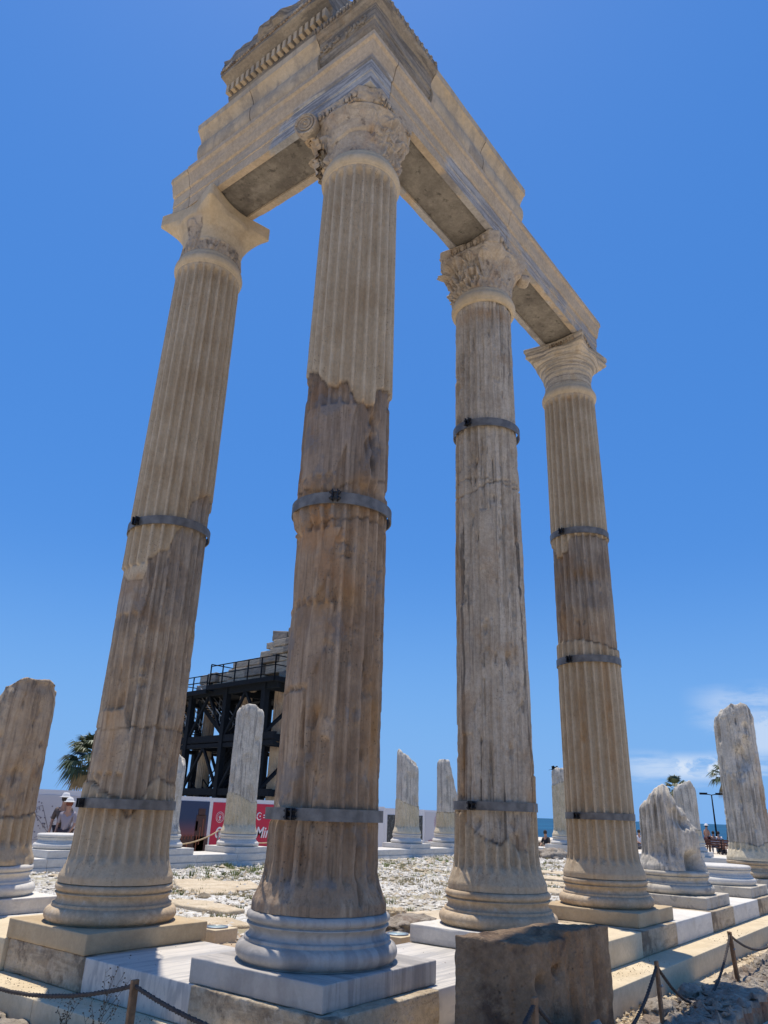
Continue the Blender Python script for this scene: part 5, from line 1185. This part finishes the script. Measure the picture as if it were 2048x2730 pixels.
def flight(t0, z0, t1, z1, s, w=1.2, railm='rail'):
    e = empty('stair_flight'); e.parent = scf; mb = MB(); N = 14
    for k in range(N): f = (k + .5) / N; mb.box(L_(t0 + (t1 - t0) * f, s + w / 2, z0 + (z1 - z0) * f), (.30, w, .05))
    mb.build('tread', DS, e)
    for q in (0, w):
        mb = MB(); mb.beam(L_(t0, s + q, z0), L_(t1, s + q, z1), .08, .30); mb.build('stringer', DS, e)
        mb = MB()
        for hh in (.5, 1.0): mb.beam(L_(t0, s + q, z0 + hh), L_(t1, s + q, z1 + hh), .055)
        for k in range(5): f = k / 4; mb.beam(L_(t0 + (t1 - t0) * f, s + q, z0 + (z1 - z0) * f), L_(t0 + (t1 - t0) * f, s + q, z0 + (z1 - z0) * f + 1.0), .05)
        mb.build('handrail', MT[railm], e)
flight(9.0, 8.3, 5.1, 5.5, .5); flight(5.1, 5.4, 9.0, 2.1, 2.2, railm='dark_steel'); flight(12.8, 8.4, 9.6, 5.5, .5); flight(9.2, 1.9, 5.2, -.8, .6, railm='dark_steel')
ruin = empty('ruined_temple', (cor.x, cor.y, 0), rzS, 'distant ruined temple of stepped grey blocks on fluted columns, inside the scaffold', 'temple ruin')
for (t, s) in ((1.2, 2.0), (5.2, 2.0), (9.6, 2.0), (13.2, 2.0), (1.2, 6), (5.2, 6)):
    c = empty('ruin_column'); c.parent = ruin; c.location = L_(t, s, -.7)
    n = 96; th = np.linspace(0, 2 * PI, n, endpoint=False); zz = np.linspace(0, 9.4, 30); f = (th * 20 / (2 * PI)) % 1; g_ = .045 * np.sin(f * PI)
    R = (.50 - .05 * zz[:, None] / 9.4) - g_[None, :] * (zz[:, None] < 8.6); V = np.stack([R * np.cos(th), R * np.sin(th), zz[:, None] * np.ones(n)], -1).reshape(-1, 3)
    npobj('ruin_shaft', V, gridF(30, n), MT['shaft_warm'], c, True, {'zone': (np.repeat(zz, n) < 5.2).astype(float), 'crack': np.zeros(30 * n), 'rust': np.zeros(30 * n)})
    V, F = lathe([(.45, 9.3), (.52, 9.4), (.74, 9.62), (.74, 9.72), (0, 9.72)], 48); npobj('ruin_capital', V, F, MT['capital_old'], c)
bl = [(-1.8, 2.4, 9.02, .78), (2.5, 4.2, 9.02, .78), (6.8, 2.0, 9.02, .74), (8.9, 1.7, 9.02, .70),
      (-1.8, 1.9, 9.82, .72), (.15, 2.3, 9.82, .74), (2.5, 2.1, 9.82, .72), (4.65, 2.1, 9.82, .76), (6.8, 1.2, 9.78, .66), (8.05, 1.2, 9.78, .72), (9.3, 1.1, 9.76, .7),
      (-1.8, 2.8, 10.58, .52), (1.05, 1.9, 10.58, .50), (3.0, 1.6, 10.60, .50), (4.7, 1.7, 10.62, .46),
      (-1.8, 2.2, 11.12, .46), (.45, 1.5, 11.12, .50), (2.0, 1.2, 11.10, .42),
      (-1.8, 2.0, 11.62, .50), (.25, 1.4, 11.64, .50), (1.7, .9, 11.62, .46)]
for i, (t, w, z, h) in enumerate(bl):
    rblock('ruin_block', (w - .03, 1.5, h - .015), MT['capital_band'] if i % 3 else MT['entab_grey'], .10, .04, .24, .03, 300 + i, ruin, L_(t + w / 2, 2.0 + .12 * ((i * 7) % 3 - 1), z), .035 * ((i * 5) % 3 - 1), cf=1.9)
for i, (t, w, z, h) in enumerate([(-1.6, 1.9, 12.12, .62), (.35, 1.7, 12.0, .78)]):
    def wp(V, i=i): V[:, 2] += (V[:, 0]) * .16; return V
    rblock('ruin_block', (w - .04, 1.4, h), MT['entab_grey'], .14, .06, .18, .03, 340 + i, ruin, L_(t + w / 2, 2.1, z), warp=wp, cf=1.4)

# ------------------------------------------------------------------ palms
def palm(x, y, z0, zc, R, lab, seed, lean=(0, 0), nf=26, tr=.16, dry=8):
    rg = random.Random(seed); e = empty('palm_tree', (x, y, z0), 0, lab, 'palm tree', 'palm trees'); H = zc - z0
    n = 14; m = 26; V = []
    for j in range(m):
        t = j / (m - 1); r = tr * (1.15 - .25 * t) * (1 + .10 * (j % 2)) + (.10 * sstep(.86, .97, t))
        for k in range(n): a = 2 * PI * k / n; q = r * (1 + .12 * rg.random()); V.append((lean[0] * (t ** 1.6 - 1) + q * math.cos(a), lean[1] * (t ** 1.6 - 1) + q * math.sin(a), H * t))
    npobj('trunk', V, gridF(m, n), MT['palm_trunk'], e)
    def fan(mb, a, el, L, droop):
        d = Vector((math.cos(a) * math.cos(el), math.sin(a) * math.cos(el), math.sin(el))); st = Vector((0, 0, H)); hub = st + d * L * .48 + Vector((0, 0, -droop * .12 * L))
        mb.tube([tuple(st), tuple((st + hub) / 2 + Vector((0, 0, .04 * L))), tuple(hub)], [.02, .016, .012], 4, cap=False)
        sdv = d.cross(Vector((0, 0, 1))).normalized(); upv = sdv.cross(d)
        for k in range(17):
            w = (k / 16 - .5) * 2 * 1.25; dd = (d * math.cos(w) + sdv * math.sin(w)).normalized(); ll = L * .52 * (1 - .25 * abs(w) / 1.25) * rg.uniform(.9, 1.1)
            p1 = hub + dd * ll * .55 + upv * .03; p2 = hub + dd * ll + Vector((0, 0, -ll * (.18 + .5 * droop * rg.uniform(.6, 1.3)))); sw = dd.cross(upv).normalized() * .026 * R
            mb.add([tuple(hub), tuple(p1 - sw), tuple(p2), tuple(p1 + sw)], [(0, 1, 2, 3)])
    g1, g2 = MB(), MB()
    for k in range(nf):
        el = math.radians(78 - 100 * (k / nf) + rg.uniform(-8, 8)); fan(g1, k * 2.4 + rg.uniform(-.2, .2), el, R * rg.uniform(.85, 1.1), .25 + .7 * (k / nf))
    for k in range(dry): fan(g2, k * 2.4 + 1, math.radians(-35 + rg.uniform(-15, 10)), R * .75, 1.0)
    g1.build('frond', MT['palm_leaf'], e); g2.build('dry_frond', MT['palm_dry'], e)
palm(14.2, 26.2, -.8, 2.75, 1.7, 'bushy fan palm behind the grey plan banner, left', 5, nf=54, dry=22)
palm(51.8, 9.15, -.8, 4.15, 1.75, 'fan palm with a leaning trunk behind the tall broken column at the right', 8, (-.3, -.5), nf=22, tr=.22)
palm(50.6, 12.5, -.8, 3.1, 1.3, 'fan palm showing only its tip above the leaning stump', 9, nf=20)

# ------------------------------------------------------------------ lamp, benches, people
mb = MB(); e = empty('street_lamp', (51.2, 10.3, -.8), 0, 'slim dark street lamp with two flat heads by the sea', 'street lamp')
mb.tube([(0, 0, 0), (0, 0, 3.7)], [.07, .04], 10); mb.build('pole', DS, e, True)
for s in (-1, 1):
    mb = MB(); mb.beam((0, 0, 3.68), (.10 * s, -.30 * s, 3.74), .05); mb.build('arm', DS, e)
    mb = MB(); mb.box((.16 * s, -.48 * s, 3.76), (.28, .5, .13), .3); mb.build('lamp_head', DS, e)
def bench(x, y, rz, lab):
    e = empty('park_bench', (x, y, -.8), rz, lab, 'bench', 'benches by the sea'); BR = MT['bench_wood']
    mb = MB()
    for k in range(4): mb.box((0, -.2 + k * .12, .45), (1.9, .09, .04))
    mb.build('seat', BR, e)
    mb = MB()
    for k in range(3): mb.box((0, .27 + .03 * k, .6 + k * .14), (1.9, .03, .10))
    mb.build('backrest', BR, e)
    for s in (-.85, .85):
        mb = MB(); mb.beam((s, -.2, 0), (s, -.2, .44), .05); mb.beam((s, .22, 0), (s, .34, .95), .05); mb.beam((s, -.2, .42), (s, .25, .42), .05); mb.build('leg', DS, e)
MT['bench_wood'] = plain('bench wood', (.10, .04, .025), .7)
def person(loc, rz, lab, pose='stand', shirt=(.5, .5, .5), pants=(.1, .1, .12), hat=None, hair=(.03, .02, .015), h=1.72, bare=False, shorts=False):
    k = h / 1.75
    if pose == 'stand':
        J = dict(pel=(0, 0, .93), wai=(0, .0, 1.10), che=(0, -.01, 1.34), nek=(0, 0, 1.49), hd0=(0, -.02, 1.58), hd1=(0, -.03, 1.72),
                 hl=(.10, 0, .90), kl=(.11, -.03, .49), al=(.12, .02, .08), fl=(.13, -.14, .035), hr=(-.10, 0, .90), kr=(-.12, -.05, .49), ar=(-.12, .0, .08), fr=(-.13, -.16, .035),
                 sl=(.19, 0, 1.42), el=(.25, .0, 1.15), wl=(.20, -.16, .95), gl=(.18, -.22, .88), sr=(-.19, 0, 1.42), er=(-.26, .02, 1.15), wr=(-.24, -.10, .90), gr=(-.24, -.14, .82))
    else:
        J = dict(pel=(0, .05, .52), wai=(0, .08, .70), che=(0, .08, .95), nek=(0, .04, 1.10), hd0=(0, .01, 1.19), hd1=(0, 0, 1.33),
                 hl=(.10, 0, .52), kl=(.13, -.42, .52), al=(.13, -.42, .09), fl=(.13, -.57, .04), hr=(-.10, 0, .52), kr=(-.13, -.42, .52), ar=(-.13, -.38, .09), fr=(-.13, -.53, .04),
                 sl=(.19, .06, 1.03), el=(.25, -.02, .78), wl=(.14, -.24, .68), gl=(.10, -.32, .64), sr=(-.19, .06, 1.03), er=(-.25, -.02, .78), wr=(-.14, -.24, .68), gr=(-.10, -.32, .64))
    RAD = dict(pel=.135, wai=.115, che=.135, nek=.055, hd0=.075, hd1=.085, hl=.085, kl=.058, al=.038, fl=.035, hr=.085, kr=.058, ar=.038, fr=.035, sl=.055, el=.042, wl=.03, gl=.03, sr=.055, er=.042, wr=.03, gr=.03)
    ED = ['pel-wai', 'wai-che', 'che-nek', 'nek-hd0', 'hd0-hd1', 'pel-hl', 'hl-kl', 'kl-al', 'al-fl', 'pel-hr', 'hr-kr', 'kr-ar', 'ar-fr', 'che-sl', 'sl-el', 'el-wl', 'wl-gl', 'che-sr', 'sr-er', 'er-wr', 'wr-gr']
    def skin(name, eds, mat, parent, grow=0.0, short=None):
        ids = {}; V = []; E_ = []; Rr = []
        for ed in eds:
            a, b = ed.split('-')
            for q in (a, b):
                if q not in ids: ids[q] = len(V); V.append(tuple(c * k for c in J[q])); Rr.append(RAD[q] * k + grow)
            E_.append((ids[a], ids[b]))
        me = bpy.data.meshes.new(name); me.from_pydata(V, E_, []); o = bpy.data.objects.new(name, me); COL.objects.link(o)
        md = o.modifiers.new('s', 'SKIN'); sv = me.skin_vertices[0].data
        for i, r in enumerate(Rr): sv[i].radius = (r, r)
        sv[0].use_root = True
        md2 = o.modifiers.new('ss', 'SUBSURF'); md2.levels = 1; md2.render_levels = 2
        dg = bpy.context.evaluated_depsgraph_get(); bpy.context.view_layer.update(); me2 = bpy.data.meshes.new_from_object(o.evaluated_get(dg)); bpy.data.objects.remove(o)
        me2.materials.clear(); me2.materials.append(mat); o = bpy.data.objects.new(name, me2); COL.objects.link(o)
        for p in me2.polygons: p.use_smooth = True
        if parent: o.parent = parent
        return o
    body = skin('person', ED, MT['skin'], None); body.location = loc; body.rotation_euler = (0, 0, rz); tag(body, lab, 'person', 'visitors in the distance')
    if not bare: skin('shirt', ['che-wai', 'wai-pel', 'che-sl', 'sl-el', 'che-sr', 'sr-er'], flat('cloth', shirt, .9), body, .018)
    skin('trousers', ['pel-hl', 'hl-kl', 'pel-hr', 'hr-kr'] + ([] if shorts else ['kl-al', 'kr-ar']), flat('cloth', pants, .9), body, .018)
    hx, hy, hz = [c * k for c in J['hd1']]
    V, F = lathe([(.001, .10), (.05, .095), (.085, .05), (.098, .0), (.095, -.05), (.07, -.09)], 16); V[:, 1] += .012; npobj('hair', V * k, F, flat('hair', hair, .8), body, True, None, (hx, hy, hz - .01))
    if hat:
        V, F = lathe([(.001, .13), (.07, .12), (.10, .06), (.105, .03), (.16, .015), (.165, .008), (.10, .0)], 20); npobj('hat', V * k, F, flat('hat', hat, .8), body, True, None, (hx, hy, hz))
    # face: eyes, nose, mouth so the head reads from nearby too
    mb = MB()
    for s in (-1, 1): mb.box((s * .03 * k, -.082 * k, -.03 * k), (.018, .01, .01))
    mb.box((0, -.088 * k, -.095 * k), (.035, .008, .008)); mb.build('face_marks', MT['bolt'], body, loc=(hx, hy, hz))
def rz_to(x, y): return math.atan2(CAM.y - y, CAM.x - x) + PI / 2      # local -Y turned to the photographer
person((7.15, 15.75, -.62), rz_to(7.15, 15.75) - .5, 'woman in a white hat with long hair beside a man, before the plan banner', shirt=(.30, .26, .28), pants=(.08, .05, .05), hat=(.70, .68, .64), hair=(.16, .04, .02), h=1.70)
person((7.22, 16.12, -.62), rz_to(7.5, 15.8) - .3, 'man in a pale cap and dark brown shirt beside the woman, before the plan banner', shirt=(.10, .075, .065), pants=(.05, .04, .045), hat=(.62, .60, .58), h=1.82)
person((50.1, 10.62, -.74), rz_to(50, 10.6) + 2.4, 'shirtless tanned man in a pale cap and dark shorts, standing left of the street lamp', bare=True, shorts=True, pants=(.10, .03, .03), hat=(.72, .70, .68), h=1.72)
person((50.3, 10.28, -.76), rz_to(50, 10.6) + PI, 'person in a white shirt sitting on the bench just left of the lamp pole', 'sit', shirt=(.72, .73, .76), pants=(.3, .35, .45))
person((50.4, 9.98, -.76), rz_to(50, 10.6) + PI - .3, 'person in a white shirt sitting on the bench just right of the lamp pole', 'sit', shirt=(.75, .75, .76), pants=(.1, .1, .12))
person((50.6, 9.20, -.76), rz_to(50, 9), 'person in pale clothes sitting at the edge of the tall broken column on the right', 'sit', shirt=(.5, .5, .52))
person((49.2, 9.45, -.98), rz_to(50, 9), 'small sitting person with a brown bare back at the right end of the bench', 'sit', bare=True, h=1.45, pants=(.04, .03, .03))
person((42.2, 12.35, -.78), rz_to(42, 12) + .6, 'dark haired person in a white top sitting between the ochre column and the leaning stump', 'sit', shirt=(.66, .66, .68))
person((32.9, 13.95, -.90), rz_to(33, 14) - .7, 'person in black sitting on stones left of the far broken column with the bird', 'sit', shirt=(.02, .02, .025), pants=(.02, .02, .02))
bench(50.15, 10.05, rz_to(50, 10) + PI, 'dark wooden bench by the sea under the street lamp')
bench(49.6, 8.95, rz_to(50, 9) + PI + .35, 'second dark bench by the sea, running behind the tall broken column')
bench(50.6, 11.6, rz_to(50, 11) + PI, 'third bench by the sea, hidden behind the leaning stump')
rock(51.5, 15.5, -.85, 1.6, 'low sea side rock pile left of the far broken column with the bird', 'rubble', 61, (1.8, 1, .35), n=16)
rock(44, 18.8, -.80, 1.5, 'pale rocks at the shore seen between the streaked and the ochre column', 'rubble', 62, (1.8, 1, .40), n=16)
# bird on the far column
def bird(x, y, z, rz):
    mb = MB(); V, F = lathe([(.001, -.13), (.03, -.11), (.06, -.03), (.062, .03), (.04, .09), (.022, .11), (.034, .14), (.036, .165), (.02, .19), (.001, .22)], 14)
    R = np.array(Matrix.Rotation(math.radians(62), 3, 'X')); V = V @ R.T; mb.add(V, F)
    e = mb.build('bird', DS, None, True, loc=(x, y, z + .10), rz=rz, label='dark bird spreading its wings on top of the far broken column', cat='bird')
    for s in (-1, 1):
        w = MB(); P_ = [(s * .04, -.04, .03), (s * .20, -.02, .10), (s * .34, .05, .07), (s * .22, .10, .06), (s * .05, .09, .0)]
        w.add(P_ + [(a, b, c + .012) for a, b, c in P_], [(0, 1, 2, 3, 4), (9, 8, 7, 6, 5)] + [(i, (i + 1) % 5, 5 + (i + 1) % 5, 5 + i) for i in range(5)]); w.build('wing', DS, e)
    w = MB(); w.add([(-.03, .10, -.05), (.03, .10, -.05), (.05, .24, -.09), (-.05, .24, -.09), (-.03, .10, -.04), (.03, .10, -.04), (.05, .24, -.08), (-.05, .24, -.08)], [(0, 1, 2, 3), (7, 6, 5, 4), (0, 4, 5, 1), (2, 6, 7, 3), (1, 5, 6, 2), (0, 3, 7, 4)]); w.build('tail', DS, e)
bird(28.50, 11.22, 3.12, .4)
